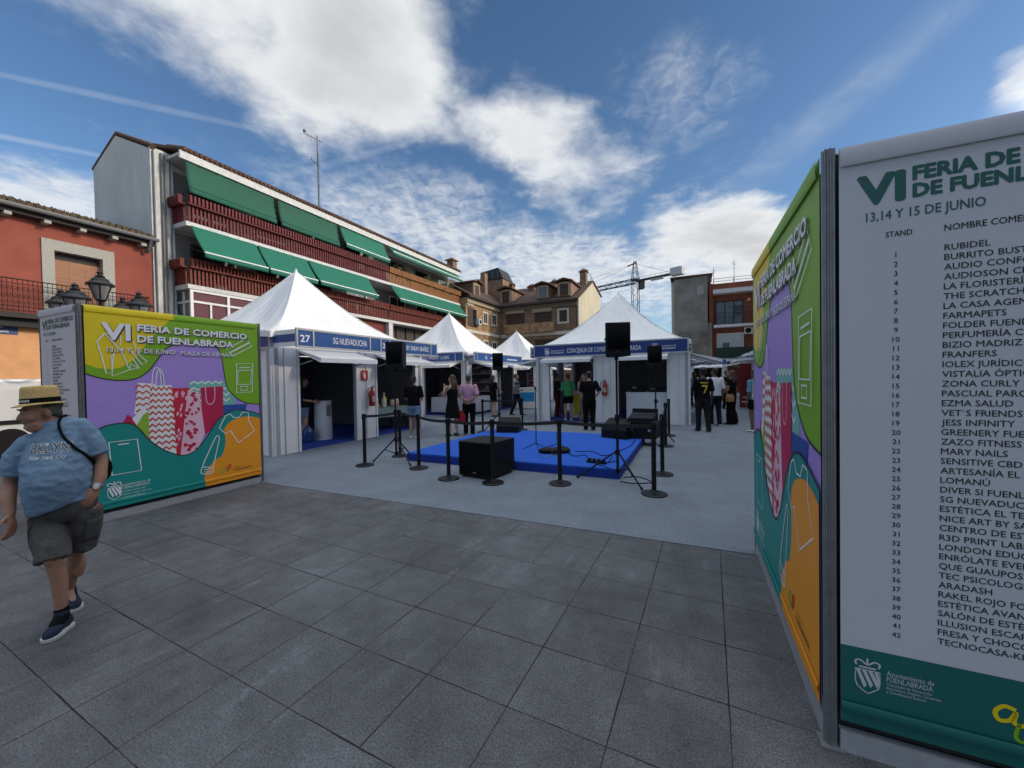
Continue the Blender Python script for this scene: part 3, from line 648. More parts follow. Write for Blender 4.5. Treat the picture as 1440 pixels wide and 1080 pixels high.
# ---------------------------------------------------------------- brick house in the far corner
def brick_corner():
    t = gthing('stone_brick_house', 'brown brick corner house with dormers and a cream end wall behind the tents', 'house', 0, 0)
    E_ = FE(-20.63); S_ = FS(42)
    q = MB(); q.box(-27, -20.63, 34.35, 52, 0, 9.75); q.build('side_wall', M_stoneb, t)
    q = MB(); q.box(-20.62, -11.2, 42, 53.4, 0, 9.75); q.build('wall', M_brownb, t)
    # cream end wall, closed wedge
    prof = [(42.0, 0), (42.0, 10.0), (48.8, 13.2), (53.5, 12.2), (53.5, 0)]
    q = MB(); q.prism(prof, lambda s, z, d: (d, s, z), -11.195, -11.05); fix_normals(q.build('end_wall', M_render_c, t))
    # roofs
    q = MB()
    q.hexa([(-20.4, 41.4, 9.86), (-10.9, 41.4, 9.86), (-10.9, 48.8, 13.25), (-24, 48.8, 13.25), (-20.4, 41.4, 10.0), (-10.9, 41.4, 10.0), (-10.9, 48.8, 13.4), (-24, 48.8, 13.4)])
    q.hexa([(-24, 48.82, 13.25), (-10.9, 48.82, 13.25), (-10.9, 53.9, 12.2), (-24, 53.9, 12.2), (-24, 48.82, 13.39), (-10.9, 48.82, 13.39), (-10.9, 53.9, 12.32), (-24, 53.9, 12.32)])
    q.hexa([(-20.05, 34.2, 9.86), (-20.05, 41.9, 9.86), (-24.5, 50.5, 12.9), (-25.5, 34.2, 12.9), (-20.05, 34.2, 9.99), (-20.05, 41.9, 9.99), (-24.5, 50.5, 13.05), (-25.5, 34.2, 13.05)])
    roof = fix_normals(q.build('roof', mat('dark_clay_roof', (.07, .043, .032), .9, 0, .35, 2.5, .8, 12, stretch=(1, 1, 1)), t))
    q = MB(); fbox(q, S_, -20.6, -11.2, 9.28, 9.72, .003, .22); fix_normals(q.build('cornice', mat('brown_cornice', (.17, .125, .085), .85, 0, .2), t))
    q = MB(); fbox(q, E_, 34.35, 41.75, 9.28, 9.72, .003, .22); fix_normals(q.build('cornice', M_beigel, t))
    q = MB(); fbox(q, S_, -20.3, -11.0, 9.74, 9.86, .1, .62); fbox(q, E_, 34.2, 41.5, 9.74, 9.86, .1, .6); fix_normals(q.build('gutter', M_darkwood, roof))
    q = MB(); q.tube([(-11.25, 41.93, 0), (-11.25, 41.93, 9.7)], .06, 6); q.build('drainpipe', M_darkwood, t)
    M_band = mat('pale_stone_band', (.60, .55, .47), .85, 0, .12)
    fb('floor_band', M_band, t, E_, 34.36, 41.9, 6.26, 6.58, .004, .09)
    fb('floor_band', M_band, t, S_, -20.45, -11.25, 6.24, 6.6, .004, .09)
    for s0, s1, z0, z1 in ((37.8, 39.0, 7.45, 8.85), (39.9, 41.2, 7.5, 8.9), (37.8, 39.05, 4.3, 5.75), (39.9, 41.2, 4.3, 5.75)):
        window(t, E_, s0, s1, z0, z1, M_band, M_shut if s0 < 39 else M_glass, .17, .07, 1)
    fb('roller_shutter', M_shut, t, E_, 34.7, 35.7, 6.9, 8.8, .01, .05); fb('lintel', M_beigel, t, E_, 34.5, 35.8, 8.95, 9.26, .012, .12)
    fb('balcony_door', M_glass, t, E_, 35.75, 36.5, 6.9, 8.75, .01, .04)
    q = MB(); fbox(q, E_, 36.35, 36.95, 7.2, 7.8, .02, .4); ac = fix_normals(q.build('air_conditioner', M_pvcframe, t, .02))
    q = MB(); q.lathe([(.2, 0), (.2, .02), (.05, .02), (.05, .03)], 14); fanm = q.build('fan_grille', M_black, ac); fanm.rotation_euler = (0, PI/2, 0); fanm.location = (-20.63+.405, 36.65, 7.5)
    # bays of the back wing
    for s0, s1, z0, z1 in ((-19.7, -17.4, 7.7, 8.95), (-16.15, -14.1, 7.7, 8.85), (-16.15, -14.05, 4.3, 5.8), (-19.7, -17.4, 4.3, 5.8)):
        fb('roller_shutter', M_shut, t, S_, s0, s1, z0, z1, .005, .05)
    fb('lintel', M_beigel, t, S_, -19.75, -17.35, 8.97, 9.27, .006, .2); fb('lintel', M_beigel, t, S_, -16.45, -14.1, 8.88, 9.27, .006, .2)
    fb('balcony_parapet', M_stoneb, t, S_, -19.76, -16.62, 6.62, 7.66, .1, .55); fb('balcony_parapet', M_stoneb, t, S_, -16.55, -13.75, 6.62, 7.66, .1, .55)
    window(t, S_, -13.44, -12.14, 7.42, 9.1, M_band, M_shut, .2, .07, 0); window(t, S_, -13.44, -12.14, 4.25, 5.92, M_band, M_glass, .2, .07, 1)
    # dormers
    def dormer(x, y, face, wdt, z0, z1, m_pane):
        d = bpy.data.objects.new('dormer', None)
        f_ = (lambda s, z, dd: (x+s, y-dd, z)) if face == 'S' else (lambda s, z, dd: (x+dd, y+s, z))
        q = MB(); q.prism([(-wdt/2, z0), (wdt/2, z0), (wdt/2, z1), (0, z1+.12), (-wdt/2, z1)], f_, -3.6, 0); o = fix_normals(q.build('dormer', M_brownb, t))
        q = MB()
        q.prism([(-wdt/2-.28, z1+.0), (0, z1+.30), (wdt/2+.28, z1+.0), (wdt/2+.28, z1+.14), (0, z1+.46), (-wdt/2-.28, z1+.14)], f_, -3.8, .35); fix_normals(q.build('dormer_roof', M_tile, o))
        q = MB()
        for a in ((-wdt/2+.12, -wdt/2+.27, z0+.1, z1-.05), (wdt/2-.27, wdt/2-.12, z0+.1, z1-.05), (-wdt/2+.27, wdt/2-.27, z1-.18, z1-.05)): fbox(q, f_, *a, .003, .06)
        fix_normals(q.build('dormer_frame', M_beigel, o)); fb('dormer_pane', m_pane, o, f_, -wdt/2+.27, wdt/2-.27, z0+.1, z1-.18, .002, .02)
    dormer(-19.75, 42.0, 'S', 1.5, 10.3, 11.85, M_shut); dormer(-15.15, 42.0, 'S', 1.5, 10.35, 11.85, M_pane); dormer(-12.65, 42.0, 'S', 1.5, 10.4, 11.95, M_shut); dormer(-20.5, 36.4, 'E', 1.5, 10.25, 11.5, M_shut)
    # stair turret with glazed lean-to top, chimneys
    q = MB(); q.box(-24.6, -21.3, 44.5, 48.0, 9.9, 13.9); q.box(-23.2, -22.6, 42.2, 42.9, 10.0, 14.3); tur = q.build('turret', M_brownb, t)
    q = MB(); q.prism([(-24.5, 13.95), (-21.2, 13.95), (-21.9, 15.35), (-24.3, 15.0)], lambda s, z, d: (s, d, z), 44.4, 47.5); fix_normals(q.build('glazed_lantern', mat('dark_zinc', (.016, .017, .019), .6, 0, .2), tur))
    q = MB()
    for k in range(4): q.box(-24.1+k*.7, -24.02+k*.7, 44.36, 44.399, 14.0, 14.95)
    q.build('glazing_bar', M_pipe, tur)
    def chim(x, y, z0, h, w, ww=.9):
        q = MB(); q.box(x-w/2, x+w/2, y-ww/2, y+ww/2, z0, z0+h); c = q.build('chimney', M_brownb, roof)
        q = MB(); q.box(x-w/2-.12, x+w/2+.12, y-ww/2-.12, y+ww/2+.12, z0+h+.002, z0+h+.1)
        q.lathe([(w*.75, z0+h+.101), (w*.85, z0+h+.2), (.1, z0+h+.5), (0, z0+h+.5)], 4, (x, y, 0)); q.build('chimney_cap', M_tile, c)
    chim(-11.75, 47.3, 12.2, 1.9, .75); chim(-15.6, 47.6, 12.6, .75, .6); chim(-18.6, 47.6, 12.5, .6, .9); chim(-21.4, 47, 12.3, 1.2, .9)
    q = MB()
    for y in (49.2, 50.4, 51.6, 53.0): q.tube([(-11.3, y, 12.9-(y-49)*.22), (-11.3, y, 14.0-(y-49)*.24)], .03, 5)
    q.tube([(-11.3, 48.3, 14.2), (-11.3, 53.2, 13.0)], .03, 5); q.build('roof_guardrail', M_pipe, roof)
brick_corner()

# ---------------------------------------------------------------- cement party wall house and red brick flats
def right_buildings():
    t = gthing('cement_house', 'house showing a tall blank cement party wall right of the crane', 'house', 0, 0)
    q = MB(); q.hexa([(-1.28, 37, 0), (1.30, 37, 0), (1.30, 46, 0), (-1.28, 46, 0), (-1.28, 37, 9.75), (1.30, 37, 9.85), (1.30, 46, 9.85), (-1.28, 46, 9.75)]); q.build('wall', M_cement, t)
    q = MB(); q.hexa([(-1.52, 37.2, 0), (-1.285, 37.2, 0), (-1.285, 46, 0), (-1.52, 46, 0), (-1.52, 37.2, 9.6), (-1.285, 37.2, 9.6), (-1.285, 46, 9.6), (-1.52, 46, 9.6)]); q.build('front_wall', M_render_c, t)
    q = MB(); q.box(-1.6, 1.7, 36.9, 46, 9.88, 9.98); q.box(1.31, 1.62, 37.0, 37.3, 9.3, 9.87); q.build('roof', M_tile, t)
    fb('rubble_base', brickmat('rubble_stone', (.16, .14, .12), (.11, .10, .085), (.14, .125, .11), .5, .2, .03), t, FS(37), -1.0, 1.28, 0, 5.2, .006, .12)
    fb('patch', mat('pale_plaster_patch', (.33, .32, .30), .9, 0, .35, 2), t, FS(37), .55, 1.0, 8.3, 9.0, .004, .012)
    t = gthing('brick_flats', 'red brick flats with two balconies beside the blank cement wall', 'building', 0, 0)
    f = FS(38)
    fb('wall', M_redb, t, f, 1.42, 14, 0, 9.25, -9, 0)
    fb('corner_pier', M_redb, t, f, 1.42, 1.72, 0, 9.2, .003, .5); fb('drainpipe', M_cement, t, f, 1.3, 1.62, 0, 5.9, .505, .8)
    fb('cornice', M_slab, t, f, 1.73, 14, 8.28, 8.62, .003, .85)
    for z in (5.45, 2.6): fb('balcony_slab', M_slab, t, f, 1.75, 14, z, z+.2, .003, .95)
    q = MB()
    for s0 in (1.85,):
        for z in (5.75, 6.2, 6.62): q.tube([f(s0, z, .92), f(13.9, z, .92)], .02, 5)
        for k in range(100): q.tube([f(s0+k*.12, 5.66, .92), f(s0+k*.12, 6.62, .92)], .010, 4)
        for z in (6.62, 6.0): q.tube([f(s0, z, .92), f(s0, z, .01)], .02, 5)
    q.build('balcony_railing', M_iron, t)
    fb('balcony_screen', mat('green_shade_net', (.012, .03, .022), .9, 0, .2), t, f, 1.9, 13.9, 2.85, 3.75, .90, .93)
    for s0, s1 in ((1.97, 3.96), (4.85, 6.6), (8, 10)):
        q = MB()
        for s in (s0, s0+(s1-s0)/3, s0+2*(s1-s0)/3, s1): fbox(q, f, s-.03, s+.03, 5.66, 7.7, .006, .06)
        fbox(q, f, s0+.03, s1-.03, 7.64, 7.72, .007, .055)
        w = fix_normals(q.build('glazed_door', M_iron, t)); fb('pane', M_pane, w, f, s0, s1, 5.66, 7.64, .002, .02); fb('open_sash', M_glass, w, f, s0+(s1-s0)*.68, s1-.05, 6.5, 7.3, .021, .03)
    for s0, s1 in ((2.0, 4.0), (8, 10)):
        w = window(t, f, s0, s1, 2.85, 5.0, M_pvcframe, M_shutw, .06, .06, 1)
        fb('open_gap', M_glass, w, f, s0+.45, s0+.98, 2.9, 4.2, .0205, .03)
    fb('dark_door', M_glass, t, f, 4.85, 6.2, 2.8, 4.7, .004, .03)
    q = MB(); fbox(q, f, 4.03, 4.76, 4.83, 5.38, .02, .4); a = fix_normals(q.build('air_conditioner', M_pvcframe, t, .02))
    q = MB(); q.lathe([(.22, 0), (.22, .02), (.06, .02), (.06, .03)], 16); o = q.build('fan_grille', M_black, a); o.rotation_euler = (PI/2, 0, 0); o.location = (4.3, 38-.401, 5.1)
    q = MB(); fbox(q, f, 4.27, 4.52, 7.55, 7.8, .05, .2); fix_normals(q.build('wall_lamp', mat('amber_lamp', (.55, .33, .05), .4, 0, .1), t))
    q = MB()
    for z in (9.42, 9.66): q.tube([(1.75, 37.9, z), (13.9, 37.9, z)], .02, 5)
    for k in range(9): q.tube([(1.8+k*1.5, 37.9, 9.25), (1.8+k*1.5, 37.9, 9.66)], .02, 5)
    q.build('roof_guardrail', M_pipe, t)
    for (a, h, lab) in ((1.85, 1.55, 'short thin aerial at the left corner of the brick flats roof'), (3.4, 2.0, 'taller thin aerial mid-way along the brick flats roof')):
        an = gthing('roof_antenna', lab, 'antenna', a, 38.6, 9.25)
        q = MB(); q.tube([(0, 0, 0), (0, 0, h)], .022, 5); q.build('mast', M_pipe, an)
        q = MB(); q.tube([(-.22, 0, h-.25), (.22, 0, h-.25)], .012, 4); q.tube([(-.15, 0, h-.4), (.15, 0, h-.4)], .012, 4); q.build('aerial', M_pipe, an)
    # unseen block added on the right so that its shade covers the stalls
    t = gthing('apartment_building', 'long plain brick block added out of view to shade the plaza from the right', 'building', 0, 0)
    q = MB(); q.box(14.4, 24, -22, 37, 0, 12.2); q.build('wall', M_redb, t)
    q = MB(); q.box(14.0, 24.3, -22.3, 37.0, 12.21, 12.5); q.build('roof', M_tile, t)
    FW = lambda s, z, d: (14.4-d, s, z)
    for i in range(9):
        for z in (4.2, 7.1, 10.0): window(t, FW, -20+i*6.2, -18.6+i*6.2, z-.4, z+1.1, M_pvcframe, M_glass, .1, .05, 1)
right_buildings()

# ---------------------------------------------------------------- tower crane far behind
def crane():
    M_cr = mat('dark_crane_steel', (.035, .038, .045), .6, .3, .2)
    M_cw = mat('pale_counterweight', (.45, .46, .47), .8, 0, .1)
    t = empty('tower_crane', 'tower crane rising far behind the central tent', 'crane', (34.45, 109, 0))
    def lattice(mb, p0, p1, w0, w1, n, ax, ay, r=.085, rb=.045):
        p0 = Vector(p0); p1 = Vector(p1); ax = Vector(ax); ay = Vector(ay)
        cr = [(-1, -1), (1, -1), (1, 1), (-1, 1)]
        P = lambda u, c: p0.lerp(p1, u)+(ax*c[0]+ay*c[1])*(w0+(w1-w0)*u)/2
        for c in cr: mb.tube([P(0, c), P(1, c)], r, 5)
        for k in range(n):
            for j in range(4):
                a, b_ = cr[j], cr[(j+1) % 4]
                if k % 2: a, b_ = b_, a
                mb.tube([P(k/n, a), P((k+1)/n, b_)], rb, 4)
    q = MB(); lattice(q, (0, 0, 0), (0, 0, 28), 1.7, 1.7, 17, (1, 0, 0), (0, 1, 0)); q.build('mast', M_cr, t)
    q = MB(); lattice(q, (0, 0, 28), (0, 0, 33), 1.7, .5, 4, (1, 0, 0), (0, 1, 0)); q.box(-.9, .9, -.9, .9, 27.6, 28.1); q.tube([(0, 0, 32.4), (-1.6, 1.4, 32.0)], .2, 6); q.build('tower_head', M_cr, t)
    d = Vector((8.7, -9, 0)).normalized(); n = Vector((-d.y, d.x, 0))
    q = MB(); lattice(q, Vector((0, 0, 27.5)), Vector((0, 0, 27.1))-d*62, 1.2, .9, 36, n, (0, 0, 1), .12, .065); q.build('jib', M_cr, t)
    q = MB(); p = Vector((0, 0, 27.4)); e = p+d*12.6
    q.tube([p+n*.6, e+n*.6], .22, 5); q.tube([p-n*.6, e-n*.6], .22, 5)
    for k in range(8): c = p+d*(1+k*1.5); q.tube([c+n*.6, c+n*.6+Vector((0, 0, 1.1))], .04, 4); q.tube([c-n*.6, c+n*.6], .05, 4)
    q.tube([p+n*.6+d+Vector((0, 0, 1.1)), e+n*.6+Vector((0, 0, 1.1))], .04, 4); cj = q.build('counter_jib', M_cr, t)
    q = MB()
    def ob(c, l, w, h): q.hexa([c+d*a*l+n*b_*w+Vector((0, 0, z*h)) for z in (-1, 1) for a, b_ in ((-1, -1), (1, -1), (1, 1), (-1, 1))])
    ob(p+d*11.7+Vector((0, 0, .4)), 1.5, 1.0, .95); q.build('counterweight', M_cw, t)
    q = MB(); ob(p+d*6.3+Vector((0, 0, -.3)), 1.7, .15, .45); q.build('sign_board', M_cw, t)
    q = MB(); top = Vector((0, 0, 32.3))
    for k in (22, 45): q.tube([top, Vector((0, 0, 27.7))-d*k], .035, 4)
    q.tube([top, p+d*11], .035, 4); q.build('tie_cable', M_cr, t)
    q = MB(); q.box(.9, 2.1, -1.6, .2, 25.2, 27.2); q.build('cab', M_cr, t)
crane()

# ================================================================== THE FAIR
# ---------------------------------------------------------------- exhibition boxes at the entrance
P_yel = mat('print_yellow', srgb(232, 208, 14), .5, 0, .03); P_grn = mat('print_green', srgb(124, 178, 22), .5, 0, .03); P_pur = mat('print_lilac', srgb(170, 142, 220), .5, 0, .04)
P_teal = mat('print_teal', srgb(10, 142, 136), .5, 0, .03); P_org = mat('print_orange', srgb(240, 156, 28), .5, 0, .03); P_blk = mat('print_black', (.02, .02, .022), .5, 0, .03)
P_wht = mat('print_white', (.86, .86, .88), .5, 0, .02); P_zig = mat('print_brick_red', srgb(196, 82, 58), .5, 0, .05); P_mag = mat('print_magenta', srgb(190, 24, 78), .5, 0, .08)
P_pnk = mat('print_pale_pink', srgb(232, 190, 208), .5, 0, .05); P_rd = mat('print_red', srgb(200, 30, 60), .5, 0, .05); P_mnt = mat('print_mint', srgb(120, 190, 176), .5, 0, .04)
P_blu = mat('print_blue', srgb(40, 80, 160), .5, 0, .05); P_lim = mat('print_lime', srgb(140, 186, 50), .5, 0, .1); P_gry = mat('print_grey', srgb(60, 52, 70), .5, 0, .03)
P_list = mat('print_pale_grey', (.55, .555, .60), .55, 0, .03, 1.2); P_dteal = mat('print_dark_teal', srgb(22, 98, 92), .5, 0, .03); P_tit = mat('print_title_green', srgb(28, 92, 84), .5, 0, .03)

def crest(q, f, s, t, h, d, m_):
    """town crest: crown over a shield with flowing bands"""
    q.mat(m_); w = h*.62
    sh = [(-.5, .62), (.5, .62), (.5, .22), (.42, .06), (.2, -.06), (0, -.14), (-.2, -.06), (-.42, .06), (-.5, .22)]
    q.ribbon(spline([(s-w*.45, t+h*.74), (s-w*.5, t+h*.86), (s-w*.3, t+h*.92), (s, t+h*.80), (s+w*.3, t+h*.92), (s+w*.5, t+h*.86), (s+w*.45, t+h*.74)], 5), h*.05, f, d)
    q.ribbon([(s-w*.35, t+h*.70), (s+w*.35, t+h*.70)], h*.05, f, d); q.ribbon([(s, t+h*.8), (s, t+h)], h*.05, f, d)
    for k in range(4):
        a = -.5+k*.26; b_ = a+.17
        P = [(a, .62), (b_, .62), (min(.5, b_+.30), .12+.05*k), (min(.5, a+.36), .02+.04*k)]
        q.poly([(s+x*w*.98, t+y*h) for x, y in P], f, d)
    q.ribbon([(s+x*w, t+y*h) for x, y in sh], h*.035, f, d+.0004, True)

def colour_banner(parent, f):
    q = MB(); e = .0012
    f0 = f
    # cloth with a slight sag
    q.mat(P_pur); q.poly([(.03, .135), (1.97, .135), (1.97, 2.49), (.03, 2.49)], f, 0)
    gl = spline([(.03, 1.71), (.15, 1.66), (.31, 1.63), (.47, 1.65), (.59, 1.74), (.69, 1.89), (.78, 2.03), (.94, 2.11), (1.19, 2.12), (1.37, 2.09), (1.44, 1.97), (1.47, 1.73), (1.51, 1.51), (1.61, 1.37), (1.76, 1.27), (1.97, 1.23)], 6)
    q.mat(P_grn); q.poly([tuple(p) for p in gl]+[(1.97, 2.49), (.03, 2.49)], f, e)
    q.mat(P_blk); q.ribbon(gl, .014, f, 2*e)
    yl = spline([(.03, 1.82), (.15, 1.77), (.32, 1.78), (.47, 1.90), (.58, 2.08), (.70, 2.25), (.81, 2.38), (.90, 2.49)], 5)
    q.mat(P_yel); q.poly([tuple(p) for p in yl]+[(.03, 2.49)], f, 2*e)
    # carrier bags, a plain generic group
    q.mat(P_wht); q.poly([(.49, 1.60), (.66, 1.58), (.66, 1.2), (.44, 1.22)], f, e)
    q.mat(P_zig)
    for k in range(5):
        q.ribbon([(.46+.035*i, 1.54-k*.075+(.03 if i % 2 else 0)) for i in range(6)], .022, f, 2*e)
    q.mat(P_mnt); q.poly([(1.03, 1.61), (1.46, 1.61), (1.61, 1.34), (1.61, 1.22), (1.03, 1.22)], f, e)
    q.mat(P_wht)
    for k in range(4): q.ribbon([(1.04+.045*i, 1.57-k*.085+(.035 if i % 2 else 0)) for i in range((10, 11, 12, 12)[k])], .02, f, 2*e)
    q.mat(P_blu); q.poly([(1.44, 1.26), (1.78, 1.25), (1.74, 1.05), (1.44, 1.05)], f, 2.4*e)
    q.mat(P_rd); q.poly([(.82, 1.52), (1.03, 1.52), (.95, .60), (.82, .60)], f, 2*e)
    q.mat(P_pnk)
    rnd = random.Random(5)
    for k in range(26):
        s = .84+rnd.random()*.15; t = .72+rnd.random()*.76; q.poly([(s-.012, t-.03), (s+.012, t-.01), (s+.016, t+.03), (s-.008, t+.02)], f, 2.5*e)
    q.mat(P_pnk); q.poly([(1.01, 1.49), (1.14, 1.46), (1.20, .88), (1.10, .66), (.90, .60)], f, 3*e)
    for k in range(34):
        u = rnd.random(); v = rnd.random(); s = (.905+.105*u)+(.19+.02*u-.07*u)*v; t = .66+.80*u
        if s > 1.19 or (t < .8 and s > 1.13): continue
        r = rnd.uniform(.012, .028); q.mat(rnd.choice((P_mag, P_rd, P_mag))); q.poly([(s+r*math.cos(i*PI/4), t+r*1.05*math.sin(i*PI/4)) for i in range(8)], f, 4*e)
    q.mat(P_mag); q.poly([(1.16, 1.52), (1.45, 1.53), (1.44, 1.05), (1.20, .86), (1.17, 1.2)], f, 4*e)
    q.mat(P_wht); q.poly([(.61, 1.56), (.83, 1.56), (.86, .60), (.56, .86)], f, 3*e)
    q.mat(P_zig)
    for k in range(12):
        t0 = 1.50-k*.077
        sl_, sr = .605-.004*k, .832+.0025*k
        if t0 < .72: continue
        q.ribbon([(sl_+(sr-sl_)*i/8, t0+(.036 if i % 2 else 0)) for i in range(9)], .027, f, 4*e)
    q.mat(P_mag); q.poly([(.30, 1.06), (.38, 1.22), (.47, 1.12), (.5, 1.02)], f, 2.2*e)
    q.mat(P_lim); q.poly([(.58, 1.24), (.50, 1.18), (.45, 1.05), (.58, .86)], f, 3.5*e); q.mat(P_wht); q.poly([(.42, 1.16), (.53, 1.30), (.56, 1.26), (.46, 1.08)], f, 3.8*e)
    for hd in ([(.62, 1.56), (.64, 1.74), (.68, 1.79), (.71, 1.74), (.72, 1.56)], [(.66, 1.56), (.68, 1.73), (.71, 1.77), (.74, 1.70), (.75, 1.56)], [(1.22, 1.53), (1.23, 1.33), (1.28, 1.28), (1.33, 1.34), (1.34, 1.53)]):
        q.mat(P_wht if hd[0][0] < 1 else P_pnk); q.ribbon(spline(hd, 5), .011, f, 5*e)
    # teal wave and orange field cover the feet of the bags
    tl = spline([(.03, 1.02), (.17, 1.10), (.30, 1.12), (.41, 1.10), (.49, 1.02), (.57, .89), (.70, .75), (.85, .65), (.97, .62), (1.10, .68), (1.23, .84), (1.34, 1.01), (1.46, 1.12), (1.60, 1.17), (1.76, 1.15), (1.97, 1.08)], 6)
    q.mat(P_teal); q.poly([(.03, .135), (1.97, .135)]+[tuple(p) for p in reversed(tl)], f, 6*e); q.mat(P_blk); q.ribbon(tl, .014, f, 7*e)
    og = spline([(1.97, 1.01), (1.85, 1.05), (1.72, 1.06), (1.54, 1.01), (1.45, .90), (1.46, .72), (1.41, .54), (1.30, .47), (1.20, .34), (1.17, .20), (1.20, .135)], 6)
    q.mat(P_org); q.poly([tuple(p) for p in og]+[(1.97, .135)], f, 7*e)
    # white line drawings
    q.mat(P_wht); W_ = .011; D_ = 8*e
    for ln in ([(.13, 2.08), (.20, 1.71), (.25, 1.72), (.27, 1.95)], [(.25, 1.93), (.25, 1.68), (.41, 1.76), (.50, 1.78), (.44, 1.9)], [(.13, 2.08), (.19, 2.17), (.30, 2.2), (.34, 2.16)], [(.21, 2.16), (.34, 1.98), (.40, 1.78)], [(.34, 2.16), (.33, 2.05)],
               [(.45, 2.1), (.50, 1.95), (.58, 1.86), (.53, 1.82), (.42, 2.0)], [(.41, 1.76), (.42, 1.83), (.50, 1.78)]): q.ribbon(ln, W_, f, D_)
    for ln in ([(1.64, 1.86), (1.88, 1.87), (1.86, 1.43), (1.63, 1.43)], [(1.66, 1.76), (1.86, 1.77), (1.84, 1.55), (1.65, 1.55)], [(1.69, 1.52), (1.79, 1.52), (1.79, 1.46), (1.69, 1.46)], [(.20, .91), (.46, .91), (.49, .52), (.22, .52)], [(1.51, 2.07), (1.80, 2.25), (1.88, 2.14), (1.59, 1.97)],
               [(1.38, .93), (1.47, 1.10), (1.53, 1.12), (1.58, 1.06), (1.66, 1.06), (1.71, 1.13), (1.79, 1.12), (1.80, .98), (1.88, .83), (1.64, .68), (1.53, .87), (1.46, .84)]): q.ribbon(ln, W_, f, D_, True)
    q.ribbon([(1.55, 2.02), (1.84, 2.19)], .02, f, D_); q.ribbon([(1.68, 1.80), (1.84, 1.81)], W_, f, D_); q.ribbon([(.28, .87), (.38, .87)], W_, f, D_)
    q.ribbon(spline([(1.38, .79), (1.34, .82), (1.24, .62), (1.15, .42), (1.14, .33), (1.27, .31), (1.29, .40), (1.38, .79)], 4), W_, f, D_); q.ribbon([(1.15, .42), (1.28, .38)], W_, f, D_)
    for t in (.38, .345): q.ribbon([(1.17, t), (1.27, t-.02)], .008, f, D_)
    # title with a dark drop shadow
    for m_, ds, dt, dd, bo in ((P_gry, .012, -.013, 9, .045), (P_wht, 0, 0, 10, .042)):
        q.mat(m_)
        text(q, 'VI', f, .18+ds, 2.115+dt, .195, s1=.42+ds, d=dd*e, bold=bo); text(q, 'FERIA DE COMERCIO', f, .495+ds, 2.235+dt, .085, s1=1.80+ds, d=dd*e, bold=bo); text(q, 'DE FUENLABRADA', f, .495+ds, 2.10+dt, .085, s1=1.60+ds, d=dd*e, bold=bo)
        text(q, '13,14 Y 15 DE JUNIO', f, .21+ds*.7, 1.965+dt*.7, .058, s1=.88+ds*.7, d=dd*e, bold=.012); text(q, 'PLAZA DE ESPAÑA', f, .94+ds*.7, 1.96+dt*.7, .052, s1=1.60+ds*.7, d=dd*e, bold=.010)
    q.mat(P_wht); crest(q, f, .235, .255, .19, D_, P_wht)
    for i, (tx, h) in enumerate((('Ayuntamiento de', .030), ('FUENLABRADA', .030), ('Concejalía de Desarrollo', .017), ('Económico, Empleo, Comercio', .017), ('y Coordinación Exterior', .017))): text(q, tx, f, .29, .37-.036*i-(0 if i < 2 else .0), h, d=D_)
    # association mark : two looping strokes, small lettering
    q.mat(P_lim); q.ribbon(spline([(1.45, .34), (1.41, .35), (1.38, .31), (1.41, .28), (1.45, .31), (1.47, .29)], 5), .016, f, 9*e); q.mat(P_rd); q.ribbon(spline([(1.46, .30), (1.49, .37), (1.52, .37), (1.50, .32), (1.47, .29)], 5), .014, f, 9*e)
    q.mat(P_blk); text(q, 'comercio de', f, 1.56, .32, .018, d=9*e); text(q, 'FUENLABRADA', f, 1.56, .275, .028, s1=1.82, d=9*e, bold=.015)
    return fix_normals_keep(q.build('printed_banner', None, parent))
def fix_normals_keep(o): return o

NAMES = ['RUBIDEL', 'BURRITO BUSTAR', 'AUDIO CONFORT', 'AUDIOSON CENTRO', 'LA FLORISTERÍA', 'THE SCRATCH TATTOO', 'LA CASA AGENCY', 'FARMAPETS', 'FOLDER FUENLABRADA', 'PERFUMERÍA CLEO', 'BIZIO MADRIZ', 'FRANFERS', 'IOLEX JURÍDICOS',
 'VISTALIA ÓPTICA R', 'ZONA CURLY FUENLABRADA', 'PASCUAL PARQUET', 'EZMA SALUD', 'VET`S FRIENDS CLÍNICA', 'JESS INFINITY', 'GREENERY FUENLABRADA', 'ZAZO FITNESS', 'MARY NAILS', 'SENSITIVE CBD FUENLABRADA', 'ARTESANÍA EL AKAS', 'LOMANÚ',
 'DIVER SI FUENLA', 'SG NUEVADUCHA', 'ESTÉTICA EL TEMPLO', 'NICE ART BY SARAY', 'CENTRO DE ESTUDIOS', 'R3D PRINT LABS', 'LONDON EDUCATION', 'ENRÓLATE EVENTOS', 'QUE GUAUPOS!', 'TEC PSICOLOGÍA', 'ARADASH', 'RAKEL ROJO FOTÓGRAFA', 'ESTÉTICA AVANZADA', 'SALÓN DE ESTÉTICA',
 'ILLUSION ESCAPE ROOM', 'FRESA Y CHOCOLATE', 'TECNOCASA-KIRON']
